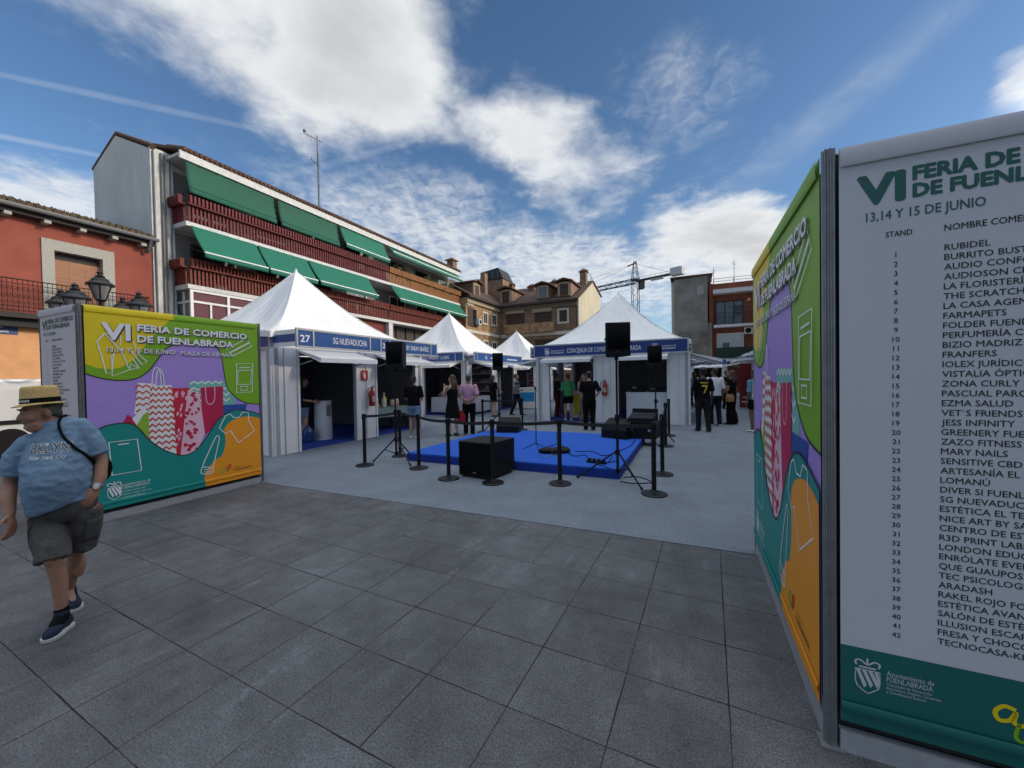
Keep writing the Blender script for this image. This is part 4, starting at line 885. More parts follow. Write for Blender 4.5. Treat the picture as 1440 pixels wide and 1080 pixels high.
def list_banner(parent, f):
    q = MB(); e = .0012
    q.mat(P_list); q.poly([(.03, .135), (.97, .135), (.97, 2.49), (.03, 2.49)], f, 0)
    q.mat(P_dteal); q.poly([(.03, .135), (.97, .135), (.97, .455), (.03, .455)], f, e)
    q.mat(P_tit); text(q, 'VI', f, .095, 2.25, .11, s1=.228, d=e, bold=.06); text(q, 'FERIA DE COMERCIO', f, .258, 2.315, .052, s1=.93, d=e, bold=.055); text(q, 'DE FUENLABRADA', f, .258, 2.25, .050, s1=.83, d=e, bold=.055)
    text(q, '13,14 Y 15 DE JUNIO', f, .116, 2.178, .036, s1=.455, d=e, bold=.014)
    q.mat(P_blk); text(q, 'STAND', f, .176, 2.107, .022, s1=.254, d=e, bold=.016); text(q, 'NOMBRE COMERCIAL', f, .345, 2.105, .024, s1=.625, d=e, bold=.014)
    for i, n in enumerate(NAMES):
        t = 2.032-i*.03655
        text(q, str(i+1), f, .206, t-.006-i*.0, .020, d=e, bold=.012, align='C'); text(q, n, f, .345-.00045*i, t, .0235, d=e, bold=.012, s1=None)
    q.mat(P_wht); crest(q, f, .116, .292, .125, 2*e, P_list)
    q.mat(P_list)
    for tx, t, h, s1 in (('Ayuntamiento de', .366, .020, .316), ('FUENLABRADA', .342, .021, .313), ('Concejalía de Desarrollo', .326, .011, .31), ('Económico, Empleo, Comercio', .311, .011, .335), ('y Coordinación Exterior', .296, .011, .295)): text(q, tx, f, .176, t, h, s1=s1, d=2*e)
    q.mat(P_yel); q.ribbon(spline([(.535, .345), (.505, .352), (.482, .325), (.492, .297), (.52, .305), (.535, .335), (.53, .30), (.55, .292), (.57, .31)], 6), .014, f, 2*e); q.mat(P_grn); q.ribbon(spline([(.545, .30), (.535, .25), (.555, .235), (.60, .28), (.63, .35), (.60, .36), (.59, .30), (.63, .28)], 6), .012, f, 2*e)
    q.mat(P_wht); text(q, 'comercio de', f, .66, .33, .018, d=2*e); text(q, 'FUENLABRADA', f, .66, .295, .026, s1=.90, d=2*e, bold=.01)
    return q.build('printed_list', None, parent)

M_post = mat('dull_aluminium_post', (.24, .245, .25), .42, .5, .15, 20)
def exhibition_box(label, a, b, sx):
    """2 m x 1 m x 2.5 m display box; sx=-1 when it extends to -a from its corner"""
    t = gthing('display_box', label, 'display stand', a, b)
    x0, x1 = (-1, 0) if sx < 0 else (0, 1)
    # posts with grooves
    for (x, y) in ((x0, 0), (x1, 0), (x0, 2), (x1, 2)):
        q = MB(); n = 32
        for r in range(1):
            ring = lambda z: [(x+(.0245 if k % 4 < 2 else .017)*math.cos(2*PI*k/n), y+(.0245 if k % 4 < 2 else .017)*math.sin(2*PI*k/n), z) for k in range(n)]
        q.rings([ring(0), ring(2.5)]); q.box(x-.04, x+.04, y-.04, y+.04, 0, .012); q.build('post', M_post, t)
    for (u0, u1, v0, v1) in ((x0+.03, x1-.03, -.018, .018), (x0+.03, x1-.03, 1.982, 2.018), (x0-.018, x0+.018, .03, 1.97), (x1-.018, x1+.018, .03, 1.97)):
        q = MB(); q.box(u0, u1, v0, v1, .0, .085); q.build('rail', M_alu2, t)
    bx('core_panel', mat('dark_core_panel', (.02, .02, .022), .8, 0, .1), t, x0+.024, x1-.024, .024, 1.976, .086, 2.485)
    bx('top_panel', M_print, t, x0+.02, x1-.02, .02, 1.98, 2.486, 2.494)
    W_ = lambda s: .004*math.sin(s*9)*.3
    def hem(s, t_): return .010*math.exp(-((t_-2.40)/.022)**2) + .008*math.exp(-((t_-.155)/.02)**2)
    if sx < 0: long_ = lambda s, t_, d: (x1+.021+d, s, t_); back = lambda s, t_, d: (x0-.021-d, 2-s, t_)
    else: long_ = lambda s, t_, d: (x0-.021-d, 2-s, t_); back = lambda s, t_, d: (x1+.021+d, s, t_)
    front = lambda s, t_, d: (x0+s, -.021-d, t_); rear = lambda s, t_, d: (x1-s, 2.021+d, t_)
    cb = colour_banner(t, long_); lb = list_banner(t, front)
    # pocket hems : a rolled welt along top and bottom of each cloth
    for f_, L_, ms in ((long_, 2.0, (P_yel if sx < 0 else P_grn, P_teal, P_org)), (front, 1.0, (P_list, P_dteal, P_dteal))):
        pass
    for f_, L_ in ((back, 2.0), (rear, 1.0)):
        q = MB(); q.poly([(.03, .135), (L_-.03, .10), (L_-.03, 2.46), (.03, 2.49)], f_, 0); q.build('plain_cloth', P_list, t)
    for nm, f_, L_, lo, hi in (('printed_banner', long_, 2.0, [(.03, 1.18, P_teal), (1.18, 1.97, P_org)], [(.03, .87, P_yel), (.87, 1.97, P_grn)]), ('printed_list', front, 1.0, [(.03, .97, P_dteal)], [(.03, .97, P_list)])):
        par = cb if nm == 'printed_banner' else lb
        for zz, segs, hw in ((.205, lo, .022), (2.448, hi, .038)):
            q = MB()
            for s0, s1, m_ in segs:
                q.mat(m_); q.smooth = True; n = 8
                for i in range(n):
                    a0 = -1+2*i/n; a1 = -1+2*(i+1)/n
                    z0 = zz+a0*hw; z1 = zz+a1*hw; d0 = .0125+.0045*max(0, math.cos(a0*PI/2))**.7; d1 = .0125+.0045*max(0, math.cos(a1*PI/2))**.7
                    vs = [Vector(f_(s0, z0, d0)), Vector(f_(s1, z0, d0)), Vector(f_(s1, z1, d1)), Vector(f_(s0, z1, d1))]; q.add(vs, [(0, 1, 2, 3)])
            q.build('rolled_hem', None, par)
    return t
exhibition_box('colourful display box with lilac shopping-bag poster behind the man in the straw hat', -6.21, 2.01, -1)
exhibition_box('big display box listing the stands, cut off by the right edge', .524, 2.05, 1)

# ---------------------------------------------------------------- pagoda tents
M_groove = mat('grey_panel_groove', (.36, .365, .375), .6, 0, .1)
def tent(label, a0, b0, sides, peak=4.80, ex=1.42):
    t = gthing('market_tent', label, 'tent', a0, b0, 0, 0, 'white pagoda tents of the fair')
    MAP = {'E': lambda s, z, d: (5+d, s, z), 'S': lambda s, z, d: (s, -d, z), 'W': lambda s, z, d: (-d, 5-s, z), 'N': lambda s, z, d: (5-s, 5+d, z)}
    # canopy
    q = MB(); q.smooth = False; n = 26; m = 44; vs = []; fs = []
    rnd = random.Random(int(a0*31+b0*17))
    ph = [rnd.uniform(0, 6) for _ in range(4)]
    per = []
    for sd in range(4):
        for k in range(m):
            u = k/m; per.append((sd, u))
    for i in range(n+1):
        r = .012+.988*(i/n)
        for (sd, u) in per:
            x, y = [(u*2-1, -1), (1, u*2-1), (1-u*2, 1), (-1, 1-u*2)][sd]
            z = 2.64+(peak-2.64)*(1-r)**ex
            mid = math.sin(PI*u)
            z -= .10*mid*math.sin(PI*min(1, r))*1.0
            z += .026*math.sin(u*34+ph[sd]+r*6+1.5*math.sin(u*9))*r**3*(1-mid*.5) + .016*math.sin(u*13+ph[sd]*2-r*8)*math.sin(PI*r) + .02*math.sin(u*46+ph[sd])*(1-r)**3*r*3
            k_ = 1-.018*mid*r*0
            vs.append((2.5+2.56*r*x*k_, 2.5+2.56*r*y*k_, z))
    M_ = len(per)
    for i in range(n):
        for k in range(M_): fs.append((i*M_+k, (i+1)*M_+k, (i+1)*M_+(k+1) % M_, i*M_+(k+1) % M_))
    q.smooth = True; q.add(vs, fs)
    # valance
    base = n*M_; vv = [vs[base+k] for k in range(M_)]; v2 = [(x+(x-2.5)*.003, y+(y-2.5)*.003, z-.13) for x, y, z in vv]
    q.smooth = False; q.add(vv+v2, [(k, M_+k, M_+(k+1) % M_, (k+1) % M_) for k in range(M_)])
    can = q.build('canopy', M_pvc, t); so = can.modifiers.new('thickness', 'SOLIDIFY'); so.thickness = .006
    q = MB(); q.lathe([(.09, peak-.16), (.05, peak-.04), (.02, peak+.05), (0, peak+.06)], 10, (2.5, 2.5, 0)); q.build('peak_cap', M_pvc, can)
    # welded seams down the hips
    q = MB()
    for sx, sy in ((-1, -1), (1, -1), (1, 1), (-1, 1)):
        q.tube([(2.5+2.56*r*sx, 2.5+2.56*r*sy, 2.645+(peak-2.64)*(1-r)**ex) for r in [.03+.97*i/14 for i in range(15)]], .012, 5)
    q.build('hip_seam', M_pvc, can)
    for x, y in ((.06, .06), (4.94, .06), (4.94, 4.94), (.06, 4.94)):
        q = MB(); q.box(x-.05, x+.05, y-.05, y+.05, .0, 2.6); q.box(x-.09, x+.09, y-.09, y+.09, .0, .02); q.build('leg', M_alu2, t, .008)
    q = MB()
    for z in (2.50,):
        for y in (.06, 4.94): q.box(.12, 4.88, y-.03, y+.03, z, z+.08)
        for x in (.06, 4.94): q.box(x-.03, x+.03, .12, 4.88, z, z+.08)
    q.build('eave_beam', M_alu2, t)
    bx('floor_carpet', M_bluefloor, t, .12, 4.88, .12, 4.88, .007, .03)
    for sd in 'ESWN':
        f = MAP[sd]; cfg = sides.get(sd)
        if cfg is None:
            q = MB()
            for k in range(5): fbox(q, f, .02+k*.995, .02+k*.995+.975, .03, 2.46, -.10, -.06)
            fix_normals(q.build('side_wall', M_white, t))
            fb('shade_sheet', M_stallshade, t, f, .13, 4.87, .03, 2.46, -.14, -.105)  # dark sheet added over the inner wall as painted shade
            continue
        for s0, s1 in cfg.get('walls', []):
            q = MB(); q.mat(M_white); fbox(q, f, s0, s1, .0, 2.28, -.10, -.04)
            k = max(1, round((s1-s0)/.3))
            for i in range(k+1):
                s = s0+(s1-s0)*i/k; q.mat(M_groove); fbox(q, f, s-.032, s+.032, .0, 2.28, -.12, -.034); q.mat(M_white); fbox(q, f, s-.026, s+.026, .0, 2.30, -.121, -.010)
            fix_normals(q.build('wall_panel', M_white, t))
        fb('lintel', M_white, t, f, .12, 4.88, 2.20, 2.49, -.11, -.05)
        if 'fascia' in cfg:
            off = cfg.get('off', .35); z0, z1 = cfg.get('z', (2.30, 2.64)); mm_ = cfg.get('mat', M_blue)
            fs0, fs1 = cfg.get('span', (.02, 4.98))
            q = MB(); fbox(q, f, fs0, fs1, z0-.03, z0+.012, off-.03, off+.012); fbox(q, f, fs0, fs1, z1-.012, z1+.03, off-.03, off+.012)
            for s in cfg['fascia'][0]: fbox(q, f, s-.018, s+.018, z0-.028, z1+.028, off-.029, off+.016)
            for s in (fs0+.05, (fs0+fs1)/2, fs1-.05): fbox(q, f, s-.02, s+.02, z0+.05, z0+.09, -.05, off-.031)
            fr = fix_normals(q.build('fascia_frame', M_alu2, t))
            fb('sign_board', mm_, fr, f, fs0+.003, fs1-.003, z0+.013, z1-.013, off-.02, off-.004)
            q = MB(); q.mat(M_print)
            for item in cfg['fascia'][1]: item(q, lambda s, z, d, f=f, off=off: f(s, z, off-.0025+d), z0)
            if q.v: q.build('lettering', None, fr)
            # short return boards at the ends of a projecting sign
            if off > .5:
                for s, sg in ((fs0, -1), (fs1, 1)):
                    fb('return_board', M_white, fr, f, s-.01, s+.01, z0, z1, -.04, off-.031); fb('return_sign', mm_, fr, f, s+sg*.012-.002, s+sg*.012+.002, z0+.09, z1-.09, -.04, off-.035); 
        for (s0, s1) in cfg.get('flaps', []):
            # counter flap hinged up as a canopy, lip along its front edge
            L_ = cfg.get('flap', .95); z0 = 2.26; z1 = cfg.get('flapz', 2.10)
            q = MB(); vs = [f(s0, z0, -.03), f(s1, z0, -.03), f(s1, z1, L_), f(s0, z1, L_)]
            vs2 = [(v[0], v[1], v[2]+.03) for v in vs]; q.hexa(vs+vs2)
            fbox(q, f, s0, s1, z1-.07, z1-.001, L_-.03, L_); 
            for s in (s0, s1-.02): q.hexa([f(s, z0-.001, -.03), f(s+.02, z0-.001, -.03), f(s+.02, z1-.001, L_-.031), f(s, z1-.001, L_-.031), f(s, z0-.002, -.03), f(s+.02, z0-.002, -.03), f(s+.02, z1-.07, L_-.031), f(s, z1-.07, L_-.031)][4:]+[f(s, z0-.001, -.03), f(s+.02, z0-.001, -.03), f(s+.02, z1-.001, L_-.031), f(s, z1-.001, L_-.031)])
            fp = fix_normals(q.build('counter_flap', M_white, t))
            for s in (s0+.04, s1-.04): q = MB(); q.tube([f(s, 1.95, -.03), f(s, z1-.02, L_*.55)], .014, 5); fix_normals(q.build('gas_strut', M_alu, fp))
    return t
def T(s, s0, h=.16, z=.09, s1=None, bold=.02, align='L'): return lambda q, f, z0: text(q, s, f, s0, z0+z, h, s1=s1, bold=bold, align=align, d=.004)
def smear(s0, s1, z=.12, h=.06):   # lettering too small to read
    def go(q, f, z0):
        s = s0
        rnd = random.Random(int(s0*100))
        while s < s1:
            w = rnd.uniform(.03, .06); q.poly([(s, z0+z), (s+w, z0+z), (s+w, z0+z+h), (s, z0+z+h)], f, .004); s += w+.02
    return go
def towncrest(s): 
    def go(q, f, z0):
        crest(q, f, s, z0+.06, .24, .004, M_print); text(q, 'Ayuntamiento de', f, s+.14, z0+.18, .05, d=.004, bold=.01); text(q, 'FUENLABRADA', f, s+.14, z0+.10, .05, d=.004, bold=.01)
    return go
E1 = dict(walls=[(.0, .62), (2.3, 3.0), (4.72, 5.0)], off=.70, span=(.06, 4.86), flaps=[(.62, 2.3), (3.0, 4.72)], flap=.70, flapz=2.05,
          fascia=([.06, .44, 2.05, 2.42, 2.75, 4.55, 4.86], [T('27', .14, .15, .09, s1=.36), T('SG NUEVADUCHA', .95, .15, .10, s1=1.95, bold=.009), T('29', 2.50, .13, .10, s1=2.68), T('NICE ART BY SARAY IBAÑEZ', 2.85, .13, .105, s1=4.45, bold=.009)]))
tent('nearest white pagoda tent, signed 27 SG NUEVADUCHA, left of the stage', -12.95, 5.4, {'E': E1, 'S': dict(walls=[(0, .5), (2.2, 2.75), (4.55, 5.0)], off=.02, z=(2.30, 2.58), fascia=([.03, 2.5, 4.97], []))}, ex=1.62)
E2 = dict(walls=[(0, .3), (2.25, 2.8), (4.7, 5.0)], off=.30, fascia=([.03, .25, 2.3, 2.6, 4.97], [T('32', 1.0, .13, .1), smear(1.5, 2.2), smear(3.2, 4.4)]), flaps=[(.4, 2.2), (2.85, 4.65)], flap=.8)
S2 = dict(walls=[(0, .4), (2.2, 2.75), (4.7, 5.0)], off=.30, fascia=([.03, 2.2, 2.6, 4.6, 4.97], [T('R3D PRINT LABS', 2.85, .15, .09, s1=4.3, bold=.009)]), flaps=[(2.8, 4.65)], flap=.8)
tent('white pagoda tent signed R3D PRINT LABS behind the couple browsing', -13.4, 14.05, {'E': E2, 'S': S2}, ex=1.6)
E3 = dict(walls=[(0, .3), (2.25, 2.8), (4.7, 5.0)], off=.30, fascia=([.03, 2.5, 4.97], [smear(.8, 1.8), smear(3.2, 4.4)]), flaps=[(.4, 2.2), (2.85, 4.65)], flap=.8)
S3 = dict(walls=[(0, .4), (2.2, 2.75), (4.7, 5.0)], off=.30, fascia=([.03, 2.5, 4.97], [smear(3, 4)]), flaps=[(.5, 2.1), (2.8, 4.65)], flap=.8)
tent('small-looking far white pagoda tent between the R3D tent and the central tent', -13.6, 22.8, {'E': E3, 'S': S3}, ex=1.5)
S4 = dict(walls=[(0, .42), (2.05, 2.82), (4.38, 5.0)], off=.35, mat=M_blue_shade, z=(2.27, 2.66), flaps=[(.35, 2.05), (2.85, 4.4)], flap=.62, flapz=2.12,
          fascia=([.03, 4.97], [towncrest(.5), T('CONCEJALIA DE COMERCIO FUENLABRADA', 1.22, .16, .11, s1=3.62, bold=.009), towncrest(4.02)]))
E4 = dict(walls=[(0, .6), (2.2, 2.8), (4.4, 5.0)], flaps=[(.7, 2.2), (2.8, 4.4)], flap=.95, flapz=2.02, off=.1)
W4 = dict(walls=[(0, .5), (2.2, 2.75), (4.5, 5.0)], flaps=[(.5, 2.2), (2.75, 4.5)], off=.25, fascia=([.03, 2.5, 4.97], [smear(.8, 1.8), smear(3.2, 4.2)]))
tent('central white pagoda tent of the trade council with dark blue sign behind the stage', -5.05, 13.3, {'S': S4, 'E': E4, 'W': W4})
E5 = dict(walls=[(0, .3), (2.25, 2.8), (4.7, 5.0)], off=.25, fascia=([.03, 2.5, 4.97], []), flaps=[(.4, 2.2), (2.85, 4.65)], flap=1.15, flapz=2.1)
S5 = dict(walls=[(0, .5), (2.2, 2.75), (4.5, 5.0)], off=.25, z=(2.55, 2.9), fascia=([.03, 4.97], []))
tent('white pagoda tent half hidden behind the central tent by the corridor', -5.2, 19.2, {'E': E5, 'S': S5, 'W': E3}, 4.5)
for i, (b, lab) in enumerate(((15.0, 'white pagoda tent standing just behind the right-hand display box'), (20.6, 'middle white stall tent of the right row, along the corridor'), (26.4, 'farthest white stall tent of the right row, at the corridor end'))):
    tent(lab, 3.1, b, {'W': dict(walls=[(0, .3), (2.25, 2.8), (4.7, 5.0)], off=.25, fascia=([.03, 2.5, 4.97], []), flaps=[(.35, 2.2), (2.85, 4.65)], flap=1.1, flapz=2.35-.12*i), 'S': dict(walls=[(0, .5), (2.2, 2.75), (4.5, 5.0)], off=.2, fascia=([.03, 4.97], []))})
tent('white stall tent closing the far end of the corridor', -2.6, 33.4, {'S': dict(walls=[(0, .4), (2.2, 2.75), (4.7, 5.0)], off=.3, fascia=([.03, 2.5, 4.97], []), flaps=[(.4, 2.2), (2.75, 4.7)])}, 3.3)

# ---------------------------------------------------------------- stage, barriers, sound equipment
t = gthing('stage', 'low stage covered in bright blue carpet inside the belt barrier', 'stage', -5.03, 6.08)
bx('deck', M_bluecarpet, t, 0, 4.02, 0, 3.62, .007, .16, .006)
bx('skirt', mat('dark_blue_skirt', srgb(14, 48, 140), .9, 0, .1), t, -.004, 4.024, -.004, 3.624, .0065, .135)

posts = [(-2.74, 7.24), (-2.32, 8.05), (-1.67, 6.93), (-1.02, 6.16), (-.31, 5.87), (.68, 5.76), (1.85, 5.17), (2.35, 6.19), (3.36, 8.64), (4.03, 10.14)]
plabs = ['black belt barrier post at the far left end of the row', 'black belt barrier post behind the left tripod, second from the left', 'black belt barrier post at the front left corner of the stage', 'black belt barrier post just left of the subwoofer',
         'black belt barrier post in front of the subwoofer', 'black belt barrier post in front of the cable pile on the stage', 'nearest black belt barrier post, right of the big tripod speaker', 'second black belt barrier post on the right side, near the stage corner',
         'third black belt barrier post on the right side of the stage', 'farthest black belt barrier post on the right, in front of the tent corner']
back = [(-.87, 11.42), (.29, 11.73)]; blabs = ['black belt barrier post behind the stage beside the small left speaker', 'black belt barrier post behind the stage near the man walking']
def barrier(i, p, nxt, label):
    t = empty('barrier_post', label, 'barrier post', (p[0], p[1], .006), random.uniform(0, 1), 'black belt barrier posts round the stage')
    q = MB(); q.lathe([(.165, 0), (.168, .012), (.15, .022), (.05, .04), (.032, .06), (0, .06)], 28); q.build('base', M_blackm, t, smooth=False)
    q = MB(); q.lathe([(0, .05), (.031, .05), (.031, .86), (0, .86)], 16); q.build('pole', M_blackm, t, smooth=False)
    q = MB(); q.lathe([(.0, .855), (.036, .855), (.038, .87), (.038, .94), (.03, .955), (0, .957)], 16); q.build('belt_head', M_black, t)
    if nxt:
        d = Vector((nxt[0]-p[0], nxt[1]-p[1])); L = d.length; ang = math.atan2(d.y, d.x)-t.rotation_euler.z; n = 10
        q = MB(); rings = []
        for k in range(n+1):
            x = .036+(L-.072)*k/n; z = .905-.02*math.sin(PI*k/n)
            rings.append([(x, -.0015, z-.024), (x, .0015, z-.024), (x, .0015, z+.024), (x, -.0015, z+.024)])
        q.rings(rings); o = q.build('belt', mat('black_webbing', (.014, .014, .016), .85, 0, .2, 40), t); o.rotation_euler.z = ang
for i, p in enumerate(posts): barrier(i, p, posts[i+1] if i+1 < len(posts) else None, plabs[i])
for i, p in enumerate(back): barrier(i, p, back[i+1] if i+1 < len(back) else None, blabs[i])

def tripod(x, y, z0, h, feet, label):
    t = empty('speaker_stand', label, 'speaker stand', (x, y, z0), 0, 'black tripod speaker stands')
    q = MB(); q.tube([(0, 0, .12), (0, 0, .95)], .021, 10); q.build('pole', M_blackm, t)
    q = MB(); q.tube([(0, 0, .95), (0, 0, h)], .016, 10); q.build('inner_pole', M_blackm, t)
    q = MB(); q.lathe([(0, .90), (.034, .90), (.036, .93), (.034, 1.0), (0, 1.0)], 12); q.tube([(.03, 0, .95), (.075, 0, .95)], .012, 6); q.build('collar', M_black, t)
    q = MB(); q.lathe([(0, .40), (.038, .40), (.038, .47), (0, .47)], 12); q.build('hub', M_black, t); q = MB(); q.lathe([(0, .14), (.032, .14), (.032, .19), (0, .19)], 12); q.build('brace_hub', M_black, t)
    for fx, fy in feet:
        dx, dy = fx-x, fy-y
        q = MB(); q.tube([(dx*.06, dy*.06, .44), (dx, dy, .02)], .013, 8); leg = q.build('leg', M_blackm, t)
        q = MB(); q.tube([(dx*.06, dy*.06, .165), (dx*.5, dy*.5, .235)], .008, 6); q.build('brace', M_blackm, t)
        q = MB(); q.tube([(dx*.985, dy*.985, .032), (dx*1.03, dy*1.03, .008)], .018, 8); q.build('rubber_foot', M_black, leg)
def speaker(x, y, z, w, h, d, rot, label):
    t = empty('loudspeaker', label, 'speaker', (x, y, z), rot, 'black loudspeakers on stands')
    out = [(-w/2, -d/2), (w/2, -d/2), (w*.33, d/2), (-w*.33, d/2)]
    q = MB(); q.prism(out, lambda s, u, zz: (s, u, zz), 0, h); c = fix_normals(q.build('cabinet', M_black, t, .022))
    q = MB(); n = 10; vs = []; fs = []
    for i in range(n+1):
        u = -1+2*i/n; X = u*(w/2-.03); Y = -d/2-.018+.014*u*u
        vs += [(X, Y, .10), (X, Y, h-.035)]
    for i in range(n): fs.append((2*i, 2*i+2, 2*i+3, 2*i+1))
    q.add(vs, fs); g = q.build('grille', M_grille, t, smooth=True); so = g.modifiers.new('thickness', 'SOLIDIFY'); so.thickness = .01; so.offset = -1
    q = MB(); q.lathe([(0, 0), (.045, 0), (.04, .004), (.02, .01), (0, .01)], 14); hn = q.build('badge', M_blackm, t); hn.rotation_euler.x = PI/2; hn.location = (0, -d/2-.008, .055)
    q = MB(); q.lathe([(0, -.05), (.03, -.05), (.03, .001), (0, .001)], 10); q.build('pole_cup', M_black, t)
    for sx in (-1, 1): bx('side_handle', M_blackm, t, sx*w*.43-.008, sx*w*.43+.008, -.08, .06, h*.5, h*.58)
tripod(-2.24, 7.52, .006, 1.79, [(-2.68, 7.54), (-1.87, 7.12), (-2.05, 7.95)], 'black tripod stand at the left front corner of the stage'); speaker(-2.2, 7.6, 1.79, .34, .51, .32, R(-8), 'black loudspeaker high on the stand in front of the 29 sign')
tripod(1.55, 5.83, .006, 1.86, [(1.0, 6.07), (1.75, 5.37), (1.85, 6.12)], 'black tripod stand at the right front corner of the stage'); speaker(1.55, 5.83, 1.86, .36, .49, .34, R(-6), 'biggest-looking black loudspeaker, in front of the central tent roof')
tripod(-.36, 10.6, .16, 1.62, [(-.75, 10.5), (-.15, 10.25), (-.2, 10.95)], 'black tripod stand at the back left of the stage'); speaker(-.36, 10.62, 1.78, .29, .46, .28, R(-5), 'small-looking black loudspeaker before the R3D tent')
tripod(3.39, 9.3, .006, 1.77, [(3.0, 9.1), (3.75, 9.15), (3.4, 9.75)], 'black tripod stand at the back right of the stage'); speaker(3.39, 9.32, 1.77, .33, .50, .30, R(-22), 'black loudspeaker in front of the right end of the dark blue sign')

t = empty('subwoofer', 'black subwoofer box on the carpet before the stage', 'subwoofer', (-.88, 6.33, .006), math.atan2(-.34, .55))
bx('cabinet', M_black, t, 0, .64, 0, .68, .03, .57, .012)
bx('grille', M_grille, t, .02, .62, -.012, -.002, .06, .55)
for x in (.06, .58):
    for y in (.06, .62):
        q = MB(); q.lathe([(.025, 0), (.03, .03)], 10, (x, y, 0)); q.build('foot', M_black, t)
bx('handle_recess', M_blackm, t, .6402, .648, .24, .44, .27, .36); bx('badge', M_alu, t, .29, .35, -.014, -.0125, .085, .10)
q = MB(); q.lathe([(0, 0), (.035, 0), (.03, .004), (0, .004)], 12, (.32, .34, .571)); q.build('pole_socket', M_blackm, t)

def wedge(a, b, z, w, d, h, rot, label):
    t = gthing('stage_monitor', label, 'monitor speaker', a, b, z, rot, 'black wedge monitors on the stage')
    q = MB(); q.prism([(0, 0), (d, 0), (d, h*.55), (d*.72, h), (.04, h*.62), (0, h*.45)], lambda s, u, k: (k, s, u), -w/2, w/2); fix_normals(q.build('cabinet', M_black, t, .012))
    q = MB(); q.hexa([(-w/2+.03, d*.74, h*1.0), (w/2-.03, d*.74, h*1.0), (w/2-.03, d*.985, h*.60), (-w/2+.03, d*.985, h*.60), (-w/2+.03, d*.76, h*1.02), (w/2-.03, d*.76, h*1.02), (w/2-.03, d*1.005, h*.62), (-w/2+.03, d*1.005, h*.62)]); fix_normals(q.build('grille', M_grille, t))
    bx('handle', M_blackm, t, -.07, .07, -.006, -.001, h*.2, h*.35)
wedge(-4.33, 9.15, .161, .58, .42, .36, R(12), 'black wedge monitor at the back left of the blue stage'); wedge(-1.62, 9.02, .161, .62, .48, .42, R(-20), 'black wedge monitor beside the equipment case at the back right')
t = gthing('equipment_case', 'black flight case carrying the mixer at the back right of the stage', 'case', -1.05, 9.15, .161, R(-8))
bx('body', M_black, t, -.32, .32, 0, .5, 0, .40, .012)
for z in (.02, .20, .38): bx('edge_trim', M_blackm, t, -.325, .325, -.006, -.001, z-.012, z+.012)
for x in (-.2, .2): bx('latch', M_alu, t, x-.03, x+.03, -.012, -.0065, .17, .22)
t = gthing('mixing_desk', 'black mixing desk lying on the flight case', 'mixer', -1.05, 9.18, .562, R(-8))
q = MB(); q.prism([(0, 0), (.42, 0), (.42, .16), (.05, .06), (0, .05)], lambda s, u, k: (k, s, u), -.28, .28); fix_normals(q.build('body', M_black, t, .006))
q = MB()
for i in range(12):
    for j in range(3): q.box(-.24+i*.042, -.228+i*.042, .09+j*.1, .105+j*.1, .075+j*.027, .095+j*.027)
q.build('faders', M_alu, t)
bx('lid', M_blackm, t, -.29, .29, .425, .44, .0, .24)

t = empty('microphone_stand', 'thin black microphone stand in the middle of the blue stage', 'microphone stand', (.45, 7.64, .161), .3)
q = MB(); q.tube([(0, 0, .1), (0, 0, 1.22)], .0095, 8); q.build('pole', M_blackm, t)
for k in range(3):
    a = 2*PI*k/3+.4; q = MB(); q.tube([(0, 0, .14), (.26*math.cos(a), .26*math.sin(a), .012)], .008, 6); q.build('leg', M_blackm, t)
q = MB(); q.tube([(.05, 0, 1.14), (-.02, 0, 1.24), (-.28, 0, 1.33)], .007, 6); q.build('boom_arm', M_blackm, t)
q = MB(); q.tube([(-.28, 0, 1.33), (-.36, 0, 1.31)], [.012, .014], 8); q.ellipsoid((-.385, 0, 1.305), (.028, .024, .024), n=10, m=8); q.build('microphone', M_black, t)
q = MB(); q.lathe([(0, 1.18), (.02, 1.18), (.02, 1.23), (0, 1.23)], 8); q.build('clutch', M_black, t)

t = gthing('cable_bag', 'slumped black cable bag lying in the middle of the stage', 'bag', -2.33, 7.0, .161, R(20))
q = MB(); rnd = random.Random(4); q.ellipsoid((0, 0, .045), (.30, .13, .055)); q.ellipsoid((.12, .03, .06), (.16, .1, .06)); q.ellipsoid((-.16, -.02, .05), (.14, .11, .055)); q.limb([(-.28, .05, .03), (0, .12, .04), (.26, .06, .03)], [.035, .045, .03])
blob(q, 'bag_body', M_black, t, .012, 5)
q = MB(); q.tube([(-.1, -.1, .08), (-.04, -.2, .03), (.08, -.2, .03), (.12, -.1, .09)], .01, 6); q.build('handle', M_black, t)
t = gthing('power_strip', 'black power strip with plugs on the front of the stage', 'power strip', -1.42, 6.38, .161, R(-12))
bx('body', M_black, t, -.17, .17, -.03, .03, 0, .035, .005)
for k in range(4): bx('plug', M_blackm, t, -.14+k*.08, -.095+k*.08, -.02, .02, .0355, .075, .004)
def cable(pts, z, label, r=.007, m_=None):
    w = [g2w(a, b) for a, b in pts]; c = w[0]; o_ = spline([Vector((p.x-c.x, p.y-c.y)) for p in w], 8)
    q = MB(); q.tube([(p.x, p.y, r) for p in o_], r, 6); o = tag(q.build('cable', m_ or M_black), label, 'cable', 'cables on the stage'); o.location = (c.x, c.y, z)
rnd = random.Random(9)
cable([(-2.1, 7.05), (-1.9, 6.8), (-1.75, 6.95), (-1.6, 6.6), (-1.5, 6.4)], .161, 'black cable looping from the cable bag to the power strip'); cable([(-2.0, 7.2), (-1.7, 7.3), (-1.45, 7.0), (-1.3, 7.1), (-1.25, 6.5)], .161, 'black cable curling right of the cable bag')
